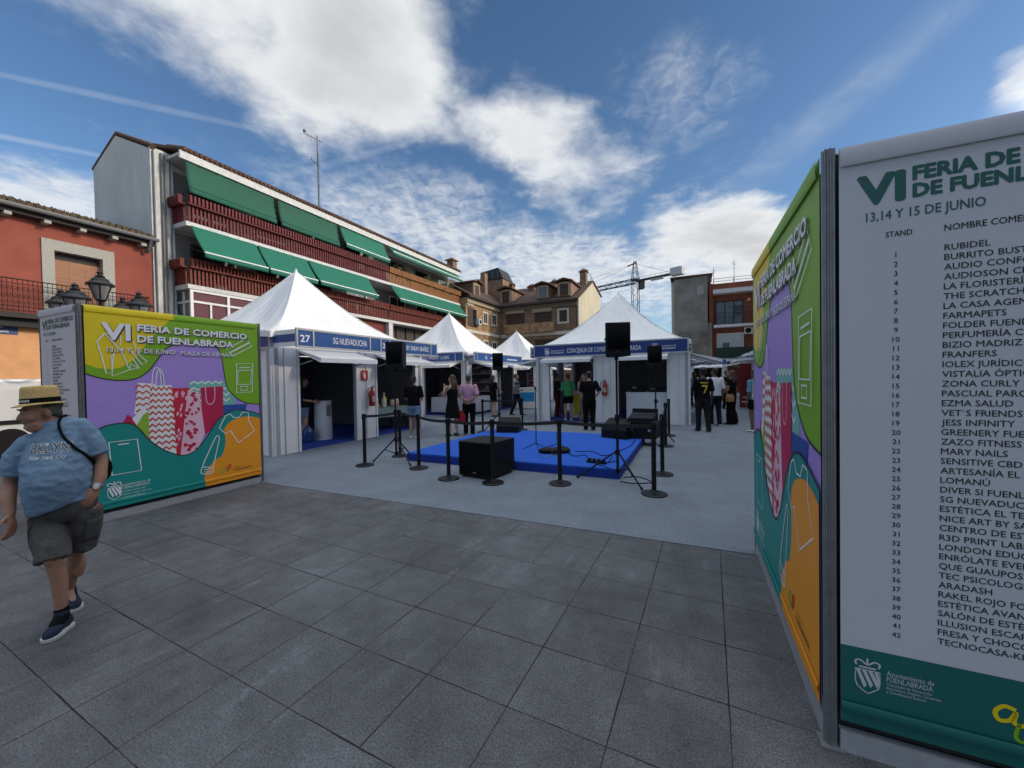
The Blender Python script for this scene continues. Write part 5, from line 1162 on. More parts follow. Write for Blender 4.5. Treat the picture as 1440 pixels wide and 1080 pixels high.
cable([(-1.3, 6.4), (-1.15, 6.7), (-1.25, 7.4), (-1.12, 8.2), (-1.15, 9.1)], .161, 'black cable running along the right edge of the stage to the equipment case'); cable([(-2.55, 6.72), (-2.4, 6.6), (-2.28, 6.7), (-2.36, 6.85), (-2.2, 6.75)], .161, 'short silver-grey cable coil in front of the cable bag', .006, M_alu)
cable([(-.98, 5.95), (-.8, 5.9), (-.55, 6.05), (-.75, 6.3), (-.96, 6.2)], .007, 'black cable loop on the grey carpet by the right tripod'); cable([(-2.7, 7.3), (-2.6, 8.0), (-2.9, 8.8), (-3.1, 9.5)], .161, 'black cable trailing from the microphone stand to the back of the stage')

# ---------------------------------------------------------------- things in and around the stalls
def extinguisher(a, b, z, rot, label):
    t = gthing('fire_extinguisher', label, 'fire extinguisher', a, b, z, rot, 'red fire extinguishers on the tents')
    q = MB(); q.lathe([(0, 0), (.07, 0), (.078, .015), (.078, .36), (.06, .42), (.03, .45), (.025, .47), (0, .47)], 18); q.build('cylinder', M_red, t, smooth=True)
    q = MB(); q.box(-.02, .02, -.06, .03, .47, .50); q.hexa([(-.012, -.10, .535), (.012, -.10, .535), (.012, .02, .505), (-.012, .02, .505), (-.012, -.10, .55), (.012, -.10, .55), (.012, .02, .52), (-.012, .02, .52)]); q.build('valve', M_black, t)
    q = MB(); q.tube(spline([(-.02, 0, .485), (-.12, 0, .47), (-.15, -.01, .35), (-.12, -.02, .2), (-.09, -.03, .12)], 5), .011, 7); q.tube([(-.09, -.03, .13), (-.085, -.03, .02)], [.014, .022], 8); q.build('hose', M_black, t)
    q = MB(); n = 8
    for i in range(n):
        a0 = -PI/2-.7+1.4*i/n; a1 = -PI/2-.7+1.4*(i+1)/n
        q.add([(.0792*math.cos(a0), .0792*math.sin(a0), .12), (.0792*math.cos(a1), .0792*math.sin(a1), .12), (.0792*math.cos(a1), .0792*math.sin(a1), .27), (.0792*math.cos(a0), .0792*math.sin(a0), .27)], [(0, 1, 2, 3)])
    q.build('label_sleeve', mat('pale_label', (.5, .42, .38), .6, 0, .3, 30), t)
extinguisher(-7.85, 8.10, .88, PI/2, 'red fire extinguisher on the white panel between stands 27 and 29'); extinguisher(-2.62, 13.22, .92, 0, 'red fire extinguisher on the central tent between its two openings')
t = gthing('fire_sign', 'small red fire extinguisher sign on the panel of the nearest tent', 'sign', -7.955, 7.95, 1.58, PI/2)
bx('plate', M_red, t, -.11, .11, -.012, -.004, 0, .26)
q = MB(); f = FS(-.0135); q.poly([(-.03, .04), (.03, .04), (.03, .16), (.0, .19), (-.03, .16)], f, 0); q.ribbon([(-.05, .1), (-.06, .17), (-.01, .21), (.03, .22)], .014, f, 0); q.build('pictogram', M_print, t)
t = gthing('display_column', 'white display column standing in the doorway of stand 27', 'display stand', -8.95, 7.45, .031)
q = MB(); q.lathe([(0, 0), (.23, 0), (.22, .03), (.21, 1.0), (.22, 1.02), (0, 1.02)], 24); q.build('column', M_white, t, smooth=False)
q = MB(); q.box(.2165, .222, -.07, .07, .62, .92); q.build('notice', mat('grey_notice', (.2, .2, .22), .6, 0, .6, 25), t)
t = gthing('water_bottle', 'blue water bottle on the floor beside the white display column', 'bottle', -8.95, 6.98, .031)
q = MB(); q.lathe([(0, 0), (.13, 0), (.135, .05), (.125, .12), (.135, .2), (.12, .3), (.04, .38), (.035, .43), (0, .43)], 18); q.build('bottle_body', glassmat('blue_bottle_plastic', (.02, .07, .22), .2), t, smooth=True)
t = gthing('wall_board', 'dark framed menu board on the back wall of stand 27', 'board', -11.6, 6.9, 1.05)
bx('frame', M_black, t, -.03, 0, -1.2, 1.2, 0, .95); bx('face', mat('charcoal_board', (.05, .05, .055), .7, 0, .2), t, .001, .006, -1.14, 1.14, .05, .9)
q = MB(); rnd = random.Random(8)
for k in range(8):
    for c in (-.95, -.1): q.poly([(c, .12+k*.09), (c+rnd.uniform(.35, .75), .12+k*.09), (c+.5, .15+k*.09), (c, .15+k*.09)], lambda s, z, d: (.0075, s, z), 0)
q.build('faint_lines', mat('grey_lines', (.13, .13, .13), .7, 0, .1), t)
def table(label, a, b, w, d, cloth, rot=0.0, legs=False, drop=.45):
    t = gthing('table', label, 'table', a, b, .031, rot, 'cloth covered stall tables')
    bx('tabletop', M_print, t, -w/2, w/2, -d/2, d/2, .70, .725)
    q = MB(); n = 40; per = []
    for k in range(n):
        u = k/n*4; sd = int(u); v = u-sd
        x, y = [(-1+2*v, -1), (1, -1+2*v), (1-2*v, 1), (-1, 1-2*v)][sd]; per.append((x*w/2, y*d/2))
    top = [(x*1.004, y*1.004, .732) for x, y in per]; bot = [(x*1.02+.012*math.sin(i*1.9)*abs(x)/(w/2), y*1.03+.014*math.sin(i*2.3), .73-drop+.012*math.sin(i*.7)) for i, (x, y) in enumerate(per)]
    q.add(top+bot, [tuple(range(n))]+[(i, n+i, n+(i+1) % n, (i+1) % n) for i in range(n)]); q.build('tablecloth', cloth, t)
    for x in (-w/2+.07, w/2-.07):
        for y in (-d/2+.07, d/2-.07):
            q = MB(); q.tube([(x, y, .70), (x*1.03, y*1.05, 0)], .014, 6); q.build('leg', M_blackm, t)
M_cl_g = mat('grey_green_cloth', (.20, .27, .25), .9, 0, .12, 6, .2, 30); M_cl_w = mat('white_cloth', (.55, .56, .60), .9, 0, .08, 6, .2, 30)
table('table with grey-green cloth in the doorway of stand 29', -8.55, 9.25, .75, 1.45, M_cl_g, 0, True, .28)
table('table with white cloth at the front of the R3D tent', -9.65, 14.75, 1.7, .7, M_cl_w, 0, False, .66); table('table with white cloth on the corridor side of the R3D tent', -8.85, 15.35, .7, 1.6, M_cl_w, 0, False, .66)
GD = 'goods on the stall tables'
def bottle(a, b, z, c, h, r, label, shape=0):
    nm = ('bottle', 'jar', 'doll')[shape]
    t = gthing(nm, label, nm, a, b, z, random.uniform(0, 6), GD)
    q = MB(); q.lathe([(0, 0), (r, 0), (r*1.02, h*.1), (r, h*.62), (r*.4, h*.78), (r*.36, h*.93)] if shape == 0 else [(0, 0), (r, 0), (r*1.05, h*.3), (r, h*.75), (r*.8, h*.85)] if shape == 1 else [(0, 0), (r, 0), (r*.8, h*.35), (r*.4, h*.58), (r*.65, h*.75), (r*.5, h*.93), (0, h)], 12)
    b_ = q.build('body', mat('goods_'+str(int(c[0]*100))+'_'+str(int(c[1]*100))+'_'+str(int(c[2]*100)), c, .5, 0, .2, 12), t, smooth=True)
    if shape < 2: q = MB(); rr = r*(.4 if shape == 0 else .84); z1 = h*(.93 if shape == 0 else .85); q.lathe([(0, z1), (rr, z1), (rr, h), (0, h)], 10); q.build('lid', M_print, t)
bottle(-8.35, 8.78, .765, (.42, .28, .12), .30, .10, 'brown wicker doll at the left of the green table', 2); bottle(-8.3, 9.02, .765, (.6, .58, .5), .34, .07, 'tall cream bottle on the green table'); bottle(-8.45, 9.2, .765, (.62, .5, .04), .42, .08, 'tall yellow bottle on the green table')
bottle(-8.3, 9.42, .765, (.6, .5, .42), .2, .09, 'wide cream jar on the green table', 1); bottle(-8.35, 9.62, .765, (.62, .40, .36), .22, .08, 'pink jar at the right of the green table', 1); bottle(-8.6, 8.95, .765, (.35, .18, .06), .26, .06, 'dark amber bottle at the back of the green table')
def clutter(a0, a1, b0, b1, n, z, seed, where):
    rnd = random.Random(seed); cols = [(.5, .5, .52), (.03, .03, .04), (.42, .06, .08), (.25, .3, .2), (.5, .42, .3), (.3, .2, .4)]; cn = ['white', 'black', 'red', 'green', 'tan', 'violet']
    for k in range(n):
        i = rnd.randrange(6); a = a0+(a1-a0)*(k+.5)/n; b = b0+(b1-b0)*rnd.random(); h = rnd.uniform(.1, .3)
        bottle(a, b, z, cols[i], h, rnd.uniform(.04, .07), '%s small piece of stock %s' % (cn[i], where), rnd.randrange(3))
clutter(-10.4, -8.95, 14.55, 15.0, 12, .765, 3, 'on the white front table of the R3D tent'); clutter(-9.1, -8.7, 14.7, 16.0, 9, .765, 5, 'on the white side table of the R3D tent')
def shelf(label, a, b, w, rot=0.0, seed=1):
    t = gthing('shelf_rack', label, 'shelf', a, b, .031, rot, 'shelf racks inside the stalls')
    for x in (-w/2, w/2):
        q = MB(); q.box(x-.02, x+.02, -.02, .3, 0, 1.9); q.build('upright', M_alu2, t)
    rnd = random.Random(seed)
    for k, z in enumerate((.4, .85, 1.3, 1.75)):
        s = bx('shelf_board', M_print, t, -w/2+.021, w/2-.021, 0, .3, z, z+.025)
        q = MB(); x = -w/2+.06
        for c in ((.3, .1, .08), (.1, .1, .12), (.35, .33, .3), (.12, .2, .25)):
            q.mat(mat('stock_%d' % int(c[0]*100), c, .6, 0, .3, 10))
            for _ in range(3):
                ww = rnd.uniform(.05, .13)
                if x+ww < w/2-.04: q.box(x, x+ww, .05, .22, z+.026, z+.026+rnd.uniform(.1, .3)); x += ww+rnd.uniform(.01, .06)
        if q.v: q.build('boxed_stock', None, s)
shelf('stock shelf at the back of the R3D tent', -9.7, 17.6, 1.8, 0, 3); shelf('stock shelf inside the far tent by the lane', -9.6, 25.6, 1.8, 0, 4)
def counter(label, a, b, w, d, h, rot=0.0, deco=None):
    t = gthing('counter', label, 'counter', a, b, .031, rot, 'white exhibition counters')
    bx('body', M_white, t, -w/2, w/2, -d/2, d/2, 0, h-.03, .01); bx('worktop', M_print, t, -w/2-.02, w/2+.02, -d/2-.02, d/2+.02, h-.029, h)
    for (x0, x1, z0, z1, m_) in deco or []: bx('poster', m_, t, x0, x1, -d/2-.008, -d/2-.002, z0, z1)
    return t
counter('white counter with printers in the right opening of the central tent', -1.35, 13.95, 1.3, .6, .98)
counter('white counter with colourful posters in the left opening of the central tent', -3.55, 14.6, 1.1, .55, 1.0, 0, [(-.45, -.1, .12, .9, P_yel), (-.02, .25, .15, .85, P_grn), (.28, .5, .2, .8, P_teal)])
counter('white counter with a blue logo in the far stall', -7.4, 18.3, 1.1, .55, 1.02, R(12), [(-.42, .3, .35, .8, mat('print_sky_blue', srgb(30, 140, 200), .5, 0, .05))])
for (a, lab, w, h) in ((-1.65, 'black printer at the left of the white counter', .45, .22), (-1.05, 'lower black printer at the right of the white counter', .5, .16)):
    t = gthing('printer', lab, 'printer', a, 13.95, 1.012, 0, 'printers on the counter'); bx('body', M_black, t, -w/2, w/2, -.2, .2, 0, h, .015); bx('paper_tray', M_blackm, t, -w/2+.06, w/2-.06, -.26, -.201, .02, .05); bx('panel', M_pane, t, -w/2+.05, -w/2+.2, -.207, -.201, h*.55, h*.85)
t = gthing('rollup_banner', 'tall red roll-up banner in the corridor', 'banner', 2.15, 19.9, .007, R(6))
bx('base', M_alu2, t, -.24, .24, -.09, .09, 0, .07, .01); bx('sheet', mat('red_banner_print', srgb(108, 14, 22), .5, 0, .3, 2), t, -.23, .23, -.004, .004, .071, 2.0); bx('top_rail', M_alu2, t, -.235, .235, -.012, .012, 2.001, 2.03)
q = MB(); f = FS(-.0055); q.mat(P_pnk); q.poly([(-.15, .3), (.15, .3), (.15, .36), (-.15, .36)], f, 0); q.poly([(-.1, .5), (.12, .5), (.12, .54), (-.1, .54)], f, 0); q.build('print', None, t)

t = gthing('hanging_garment', 'dark red garment hanging at the left of the opening of stand 29', 'garment', -8.35, 8.62, 1.05)
q = MB(); q.rings([ring((0, 0, z), rx, ry, R(70), 18) for z, rx, ry in ((0, .15, .05), (.15, .14, .055), (.4, .12, .05), (.55, .13, .045), (.62, .05, .03))]); q.limb([(-.02, -.1, .57), (-.03, -.17, .3)], [.04, .035]); q.limb([(.02, .1, .57), (.03, .17, .3)], [.04, .035]); q.build('garment', mat('dark_red_knit', (.16, .012, .02), .9, 0, .2), t, smooth=True)
q = MB(); q.tube([(0, 0, .60), (0, 0, 1.1)], .006, 5); q.build('hanger', M_alu, t)
# ---------------------------------------------------------------- street lamp behind the left box
def street_lamp():
    t = empty('street_lamp', 'black cast-iron street lamp with five lanterns behind the left display box', 'street lamp', (-9.33, 9.0, 0), R(15))
    q = MB(); q.lathe([(0, 0), (.26, 0), (.26, .12), (.2, .2), (.17, .8), (.12, .95), (.08, 1.1), (.065, 2.6), (.09, 2.66), (.06, 2.75), (.05, 3.3), (0, 3.3)], 16); q.build('column', M_iron, t)
    M_milk = mat('smoky_lantern_glass', (.17, .165, .17), .25, 0, .15, 5)
    def lantern(x, y, z):
        q = MB(); q.lathe([(0, z), (.06, z), (.10, z+.03), (.10, z+.05)], 12, (x, y, 0)); q.lathe([(.235, z+.36), (.25, z+.375), (.24, z+.40), (.17, z+.45), (.13, z+.52), (.075, z+.55), (.09, z+.575), (.045, z+.60), (.04, z+.63), (.06, z+.66), (.02, z+.70), (0, z+.72)], 16, (x, y, 0)); l = q.build('lantern', M_iron, t)
        q = MB(); q.lathe([(.095, z+.05), (.20, z+.36)], 12, (x, y, 0)); g = q.build('glass', M_milk, l)
        q = MB()
        for k in range(6): a = PI*k/3; q.tube([(x+.1*math.cos(a), y+.1*math.sin(a), z+.05), (x+.205*math.cos(a), y+.205*math.sin(a), z+.365)], .011, 5)
        q.build('glazing_bars', M_iron, l)
    lantern(0, 0, 3.47); q = MB(); q.tube([(0, 0, 3.28), (0, 0, 3.48)], .04, 8); q.build('spigot', M_iron, t)
    for k in range(4):
        a = PI/2*k; x, y = .72*math.cos(a), .72*math.sin(a); lantern(x, y, 3.02)
        q = MB(); q.tube(spline([(0, 0, 2.7), (x*.35, y*.35, 2.55), (x*.8, y*.8, 2.62), (x, y, 2.85), (x, y, 3.03)], 6), .028, 8); q.tube(spline([(x*.3, y*.3, 2.6), (x*.4, y*.4, 2.8), (x*.55, y*.55, 2.78), (x*.5, y*.5, 2.68)], 5), .015, 6); q.build('arm', M_iron, t)
street_lamp()

# ---------------------------------------------------------------- white van at the left edge
def van():
    t = gthing('parked_van', 'white panel van parked by the terracotta house behind the man', 'van', -14.6, 1.95)
    M_paint = mat('white_van_paint', (.66, .66, .66), .25, 0, .03)
    L, Wd = 4.3, 1.74
    q = MB(); prof = [(-L/2, .35), (-L/2, .85), (-L/2+.12, 1.02), (-L/2+.95, 1.16), (-L/2+1.55, 1.68), (-L/2+2.1, 1.76), (L/2-.12, 1.74), (L/2-.02, 1.62), (L/2, .9), (L/2, .35)]
    q.prism([(y, z) for y, z in prof], lambda s, z, d: (d*(1-.10*max(0, (z-.9))), s, z), -Wd/2, Wd/2); body = fix_normals(q.build('body', M_paint, t, .05))
    q = MB(); q.prism([(-L/2+1.1, 1.16), (-L/2+1.62, 1.60), (-L/2+2.15, 1.62), (-L/2+2.15, 1.16)], lambda s, z, d: (d-.10*max(0, z-.9)*.87, s, z), Wd/2+.001, Wd/2+.008); fix_normals(q.build('side_window', M_glass, t))
    q = MB(); q.hexa([(-.72, -L/2+.98, 1.18), (.72, -L/2+.98, 1.18), (.66, -L/2+1.52, 1.655), (-.66, -L/2+1.52, 1.655), (-.72, -L/2+.97, 1.19), (.72, -L/2+.97, 1.19), (.66, -L/2+1.51, 1.665), (-.66, -L/2+1.51, 1.665)]); fix_normals(q.build('windscreen', M_glass, t))
    for z0, z1, m_, nm in ((.74, .83, M_black, 'side_moulding'), (.33, .40, M_black, 'sill')): bx(nm, m_, t, Wd/2+.001, Wd/2+.02, -L/2+.1, L/2-.02, z0, z1)
    bx('rear_bumper', mat('grey_bumper', (.30, .30, .31), .6, 0, .1), t, -Wd/2+.02, Wd/2-.02, L/2+.001, L/2+.10, .38, .62, .02)
    for s in (-1, 1): bx('tail_light', M_red, t, s*.74-.07, s*.74+.07, L/2-.03, L/2+.02, .85, 1.25); bx('headlight', M_pane, t, s*.66-.14, s*.66+.14, -L/2-.02, -L/2+.06, .70, .88, .01)
    bx('door_handle', M_black, t, Wd/2+.001, Wd/2+.025, -.05, .12, .98, 1.02)
    for s in (-1, 1):
        for y in (-L/2+.75, L/2-.8):
            q = MB(); q.lathe([(.18, -.1), (.31, -.1), (.325, -.07), (.325, .07), (.31, .1), (.18, .1)], 24); w = q.build('wheel', M_black, t); w.rotation_euler.y = PI/2; w.location = (s*(Wd/2-.09), y, .325)
            q = MB(); q.lathe([(0, s*.085), (.18, s*.095), (.2, s*.09)], 20); q.build('hubcap', M_alu2, w)
van()

# ================================================================== PEOPLE
from mathutils import noise as mnoise
def skinmat(name, c): 
    m = mat(name, c, .55, 0, .10, 9, .15, 120); m.node_tree.nodes['Principled BSDF'].inputs['Subsurface Weight'].default_value = .06; return m
SK1 = skinmat('skin_light', (.46, .27, .19)); SK2 = skinmat('skin_tan', (.34, .185, .12)); SK3 = skinmat('skin_brown', (.16, .08, .05)); SKM = skinmat('skin_ruddy', (.36, .195, .125))
H_dark = mat('hair_dark', (.012, .009, .008), .55, 0, .4, 30, .4, 60, stretch=(4, 4, .6)); H_brown = mat('hair_brown', (.07, .035, .018), .55, 0, .4, 30, .4, 60, stretch=(4, 4, .6)); H_blond = mat('hair_blond', (.28, .18, .08), .55, 0, .4, 30, .4, 60, stretch=(4, 4, .6)); H_grey = mat('hair_grey', (.07, .065, .06), .6, 0, .4, 30, .4, 60)
def cloth(name, c, **k): return mat(name, c, .9, 0, .14, 5, .25, 60, spec=.12, **k)
K_black = cloth('black_cloth', (.0055, .0055, .006)); K_denim = mat('blue_denim', (.14, .22, .34), .9, 0, .3, 12, .3, 200); K_dark = cloth('charcoal_cloth', (.017, .017, .018)); K_pink = cloth('pink_shirt_cloth', (.50, .29, .38)); K_white = cloth('white_cotton', (.62, .63, .66)); K_green = cloth('bright_green_cloth', (.07, .34, .12)); K_grey = cloth('grey_shirt_cloth', (.22, .23, .25))
K_navy = cloth('navy_cloth', (.009, .012, .02)); K_shoe = mat('dark_shoe', (.02, .02, .022), .6, 0, .2); K_shoew = mat('white_shoe', (.55, .55, .55), .6, 0, .1); M_eye = mat('eye_white', (.5, .48, .46), .25, 0, .02); M_iris = mat('dark_iris', (.02, .012, .008), .2, 0, .02); M_lip = mat('lip', (.30, .11, .09), .5, 0, .1); M_brow = mat('eyebrow', (.05, .04, .035), .8, 0, .2)
def ring(c, rx, ry, ang=0.0, n=28, tilt=0.0, p=1.0):
    o = []
    for k in range(n):
        t = 2*PI*k/n; x = rx*math.copysign(abs(math.cos(t))**p, math.cos(t)); y = ry*math.copysign(abs(math.sin(t))**p, math.sin(t)); o.append((c[0]+x*math.cos(ang)-y*math.sin(ang), c[1]+x*math.sin(ang)+y*math.cos(ang), c[2]+tilt*x/rx))
    return o
def wrinkle(o, amp, freq, seed=0, zs=.5):
    me = o.data; vs = [v.co.copy() for v in me.vertices]; ns = [v.normal.copy() for v in me.vertices]
    for v, c, n in zip(me.vertices, vs, ns):
        p = Vector((c.x*freq+seed, c.y*freq, c.z*freq*zs)); w = 1-abs(mnoise.noise(p))*2; w2 = mnoise.noise(p*2.3)
        v.co = c+n*amp*(w*.6+w2*.5)
    me.update()
def head_shapes(mb, c, yaw, s=1.0, fat=0.0, pitch=0.0):
    M = Matrix.Rotation(yaw, 3, 'Z') @ Matrix.Rotation(pitch, 3, 'X'); c = Vector(c); P = lambda x, y, z: c + M @ (Vector((x, y, z))*s)
    E = lambda x, y, z, a, b, d: mb.ellipsoid(P(x, y, z), (a*s, b*s, d*s), M)
    E(0, .012, .035, .074, .094, .085); E(0, -.03, -.025, .062, .064, .085); E(0, -.035, -.082, .046+fat*.3, .05, .036); E(0, -.082, .022, .05, .018, .011)
    for sx in (-1, 1):
        E(sx*.034, -.062, -.035, .026, .026, .026); E(sx*.076, .012, -.012, .010, .022, .033)
    mb.limb([P(0, -.086, .012), P(0, -.104, -.018), P(0, -.108, -.032)], [.008*s, .012*s, .015*s], 8)
    E(.012, -.096, -.036, .009, .010, .009); E(-.012, -.096, -.036, .009, .010, .009); E(0, -.083, -.058, .024, .013, .006); E(0, -.081, -.069, .021, .013, .007); E(0, -.078, -.098, .02, .016, .014)
    if fat: E(0, -.015, -.105, .062, .068, .04)
    return P, M
def face_bits(P, M, parent, s=1.0, white=True):
    for sx in (-1, 1):
        q = MB(); q.mat(M_eye); q.ellipsoid(P(sx*.029, -.082, .0), (.010*s, .007*s, .005*s), M, 10, 6); q.mat(M_iris); q.ellipsoid(P(sx*.029, -.087, .0), (.0052*s, .003*s, .005*s), M, 8, 6); q.build('eye', None, parent, smooth=True)
        q = MB(); q.limb([P(sx*.012, -.1, .022), P(sx*.03, -.099, .028), P(sx*.05, -.085, .022)], [.004*s]*3, 6); q.build('eyebrow', M_brow, parent, smooth=True)
    q = MB(); q.limb([P(-.02, -.091, -.064), P(0, -.0965, -.063), P(.02, -.091, -.064)], [.003*s, .005*s, .003*s], 6); q.build('mouth', M_lip, parent, smooth=True)
def hand(mb, w, d, side, s=1.0, curl=.5):
    """palm and five bent fingers; w wrist, d direction of the hand, side = direction of the thumb"""
    w = Vector(w); d = Vector(d).normalized(); th = Vector(side); th = (th-d*th.dot(d)).normalized(); n = d.cross(th)
    R_ = Matrix((th, n, d)).transposed()
    mb.ellipsoid(w+d*.048*s, (.040*s, .017*s, .056*s), R_, 12, 8)
    for i, (o, L) in enumerate(((.029, .070), (.010, .078), (-.010, .072), (-.028, .056))):
        b = w+d*.085*s+th*o*s; d1 = (d+n*curl*.35).normalized(); d2 = (d+n*curl*1.1).normalized(); d3 = (d*.6+n*curl*1.8).normalized()
        p1 = b+d1*L*.45*s; p2 = p1+d2*L*.32*s; p3 = p2+d3*L*.25*s
        mb.limb([b-d*.02*s, b, p1, p2, p3], [.0095*s, .0095*s, .0085*s, .0078*s, .0068*s], 8)
    b = w+d*.028*s+th*.032*s; p1 = b+(d*.6+th*.75).normalized()*.036*s; p2 = p1+(d*.9+th*.25+n*curl*.5).normalized()*.03*s
    mb.limb([b-th*.015*s, b, p1, p2], [.013*s, .0125*s, .0105*s, .008*s], 8)
def shoe_shape(mb, ank, heel, toe, w=.042, h=.055):
    a = Vector(heel); b = Vector(toe); d = (b-a).normalized(); sd = Vector((-d.y, d.x, 0)).normalized(); L = (b-a).length; rings = []
    for u, ww, hh in ((-.02, .55, .55), (.03, .8, .9), (.15, .92, 1.15), (.32, .95, 1.2), (.5, .95, 1.0), (.7, 1.08, .78), (.87, .95, .62), (.97, .6, .45), (1.0, .25, .25)):
        c = a+d*L*u; r_ = []
        for k in range(16):
            t = 2*PI*k/16; r_.append(c+sd*w*ww*math.cos(t)+Vector((0, 0, max(-.0, 0)+h*.5*hh+h*.5*hh*math.sin(t))))
        rings.append(r_)
    mb.rings(rings); 
    if ank is not None: mb.limb([Vector(ank)+Vector((0, 0, .02)), a+d*L*.25+Vector((0, 0, .03))], [.043*w/.042, .04*w/.042], 12)
def sole_shape(mb, heel, toe, w=.046, h=.018):
    a = Vector(heel); b = Vector(toe); d = (b-a).normalized(); sd = Vector((-d.y, d.x, 0)); L = (b-a).length
    out = [(-.03, .5), (.03, .85), (.2, .95), (.45, .92), (.7, 1.12), (.88, .98), (.98, .6), (1.02, .25)]
    pts = [a+d*L*u+sd*w*ww for u, ww in out]+[a+d*L*u-sd*w*ww for u, ww in reversed(out)]
    mb.prism([(p.x, p.y) for p in pts], lambda s, t, z: (s, t, a.z+z), 0, h)

def person(label, X, Y, H=1.7, face=0, skin=SK1, top=None, sleeve=.45, bottom=('trousers', K_black), hair=('short', H_dark), shoes=K_shoe, arms=('down', 'down'), step=0.0, w=1.0, head=0, z0=.006, group='people at the fair', number=None, stripes=None):
    """face: 0 looks to the camera side, 180 away.  Body faces -y in its own space."""
    t = empty('person', label, 'person', (X, Y, z0), R(face), group)
    k = H/1.72; V3 = lambda x, y, z: Vector((x*k*(w if abs(x) < .3 else 1), y*k, z*k))
    sh = {}; hands = {}
    for sd, pose in zip((-1, 1), arms):
        S = V3(sd*.18, .01, 1.39)
        if pose == 'down': e, h = V3(sd*.225, .03, 1.10), V3(sd*.225, -.05, .86)
        elif pose == 'swing': e, h = V3(sd*.23, .08, 1.11), V3(sd*.23, .10, .87)
        elif pose == 'fore': e, h = V3(sd*.225, .0, 1.11), V3(sd*.16, -.22, 1.06)
        elif pose == 'back': e, h = V3(sd*.25, .09, 1.13), V3(sd*.05, .17, .98)
        elif pose == 'up': e, h = V3(sd*.215, -.09, 1.14), V3(sd*.10, -.24, 1.36)
        elif pose == 'hip': e, h = V3(sd*.30, .07, 1.13), V3(sd*.17, -.02, .98)
        sh[sd] = (S, e, h)
    b = MB()
    # torso, neck, head, limbs : one skin
    tr = [(.80, .10, .085), (.88, .15, .11), (.98, .145, .105), (1.08, .135, .10), (1.20, .15, .11), (1.32, .165, .10), (1.40, .14, .085), (1.45, .07, .065), (1.50, .052, .055)]
    b.rings([ring(V3(0, 0, z), rx*k*w, ry*k*w) for z, rx, ry in tr]); b.limb([V3(0, .015, 1.42), V3(0, .0, 1.54)], [.056*k, .05*k])
    P, M = head_shapes(b, V3(0, -.01, 1.61), R(head), k)
    legs = {}
    for sd in (-1, 1):
        st = step*sd; hp = V3(sd*.085, 0, .90); kn = V3(sd*.095, -.02-st*.5, .50); an = V3(sd*.095, .03-st, .085+abs(min(st, 0))*.12)
        if step and st < 0: kn = V3(sd*.095, -.02-st*.35, .49)
        legs[sd] = (hp, kn, an)
        b.limb([hp, hp.lerp(kn, .5), kn, kn.lerp(an, .35)+V3(0, .015, 0), an], [.088*k*w, .075*k*w, .054*k, .054*k, .036*k]); b.limb([an, an+V3(0, -.12, -.055)], [.036*k, .03*k])
        S, e, h = sh[sd]; b.limb([S, S.lerp(e, .5), e, e.lerp(h, .4), h], [.05*k, .047*k, .038*k, .037*k, .026*k])
    ex = MB()
    for sd in (-1, 1):
        S, e, h = sh[sd]; hand(ex, h, (h-e), Vector((-sd*.4, -1, .2)) if arms[0] != 'back' else Vector((0, 0, 1)), k, .6)
    body = blob(b, 'body', skin, t, .0125, 4, ex)
    face_bits(P, M, t, k)
    # hair
    hs, hm = hair; q = MB(); E = lambda x, y, z, a, c, d: q.ellipsoid(P(x, y, z), (a*k, c*k, d*k), M)
    if hs != 'none':
        E(0, .028, .052, .081, .092, .082); E(0, .055, .0, .074, .055, .07)
        if hs == 'afro': E(0, .03, .07, .10, .105, .085)
        if hs in ('long', 'wavy'):
            for i in range(7):
                x = -.06+.02*i; q.limb([P(x, .06, .02), P(x*1.25, .095, -.10), P(x*1.4+(.012*math.sin(i*2) if hs == 'wavy' else 0), .10, -.20), P(x*1.3, .10, -.30 if hs == 'wavy' else -.27)], [.035*k, .035*k, .032*k, .015*k], 10)
        if hs == 'bun': E(0, .05, .135, .045, .045, .042); q.limb([P(0, .09, .0), P(0, .11, -.12), P(0, .105, -.2)], [.04*k, .03*k, .012*k])
        if hs == 'short': E(0, .07, -.03, .062, .03, .04)
        o = blob(q, 'hair', hm, t, .012, 2); wrinkle(o, .006, 40, 3)
    # lower garment
    kind, bm_ = bottom; q = MB()
    if kind in ('trousers', 'wide', 'shorts'):
        q.rings([ring(V3(0, .005, z), rx*k*w, ry*k*w) for z, rx, ry in ((.80, .13, .11), (.86, .172, .132), (.95, .166, .124), (1.02, .156, .116))])
        for sd in (-1, 1):
            hp, kn, an = legs[sd]; hp = hp+V3(0, 0, -.02)
            if kind == 'shorts': e_ = hp.lerp(kn, .62); q.tube([hp, e_], [.10*k*w, .098*k*w], 16)
            else:
                wd = .066 if kind == 'trousers' else .10; q.tube([hp, hp.lerp(kn, .5), kn, kn.lerp(an, .5), an+V3(0, 0, -.05)], [.10*k*w, .09*k*w, .074*k, wd*1.02*k, wd*k], 16)
        o = blob(q, {'trousers': 'trousers', 'wide': 'trousers', 'shorts': 'shorts'}[kind], bm_, t, .012, 3); wrinkle(o, .006, 14, X*7)
    elif kind == 'dress':
        q.rings([ring(V3(0, 0, z), rx*k*w, ry*k*w) for z, rx, ry in ((.52, .22, .19), (.70, .205, .17), (.88, .178, .14), (1.0, .158, .12), (1.10, .148, .112), (1.22, .165, .125), (1.30, .17, .115), (1.36, .14, .09))])
        for sd in (-1, 1): q.limb([V3(sd*.10, -.03, 1.34), V3(sd*.11, .02, 1.42), V3(sd*.09, .07, 1.34)], [.014*k]*3, 8)
        o = blob(q, 'dress', bm_, t, .012, 3); wrinkle(o, .008, 12, X*7, .25)
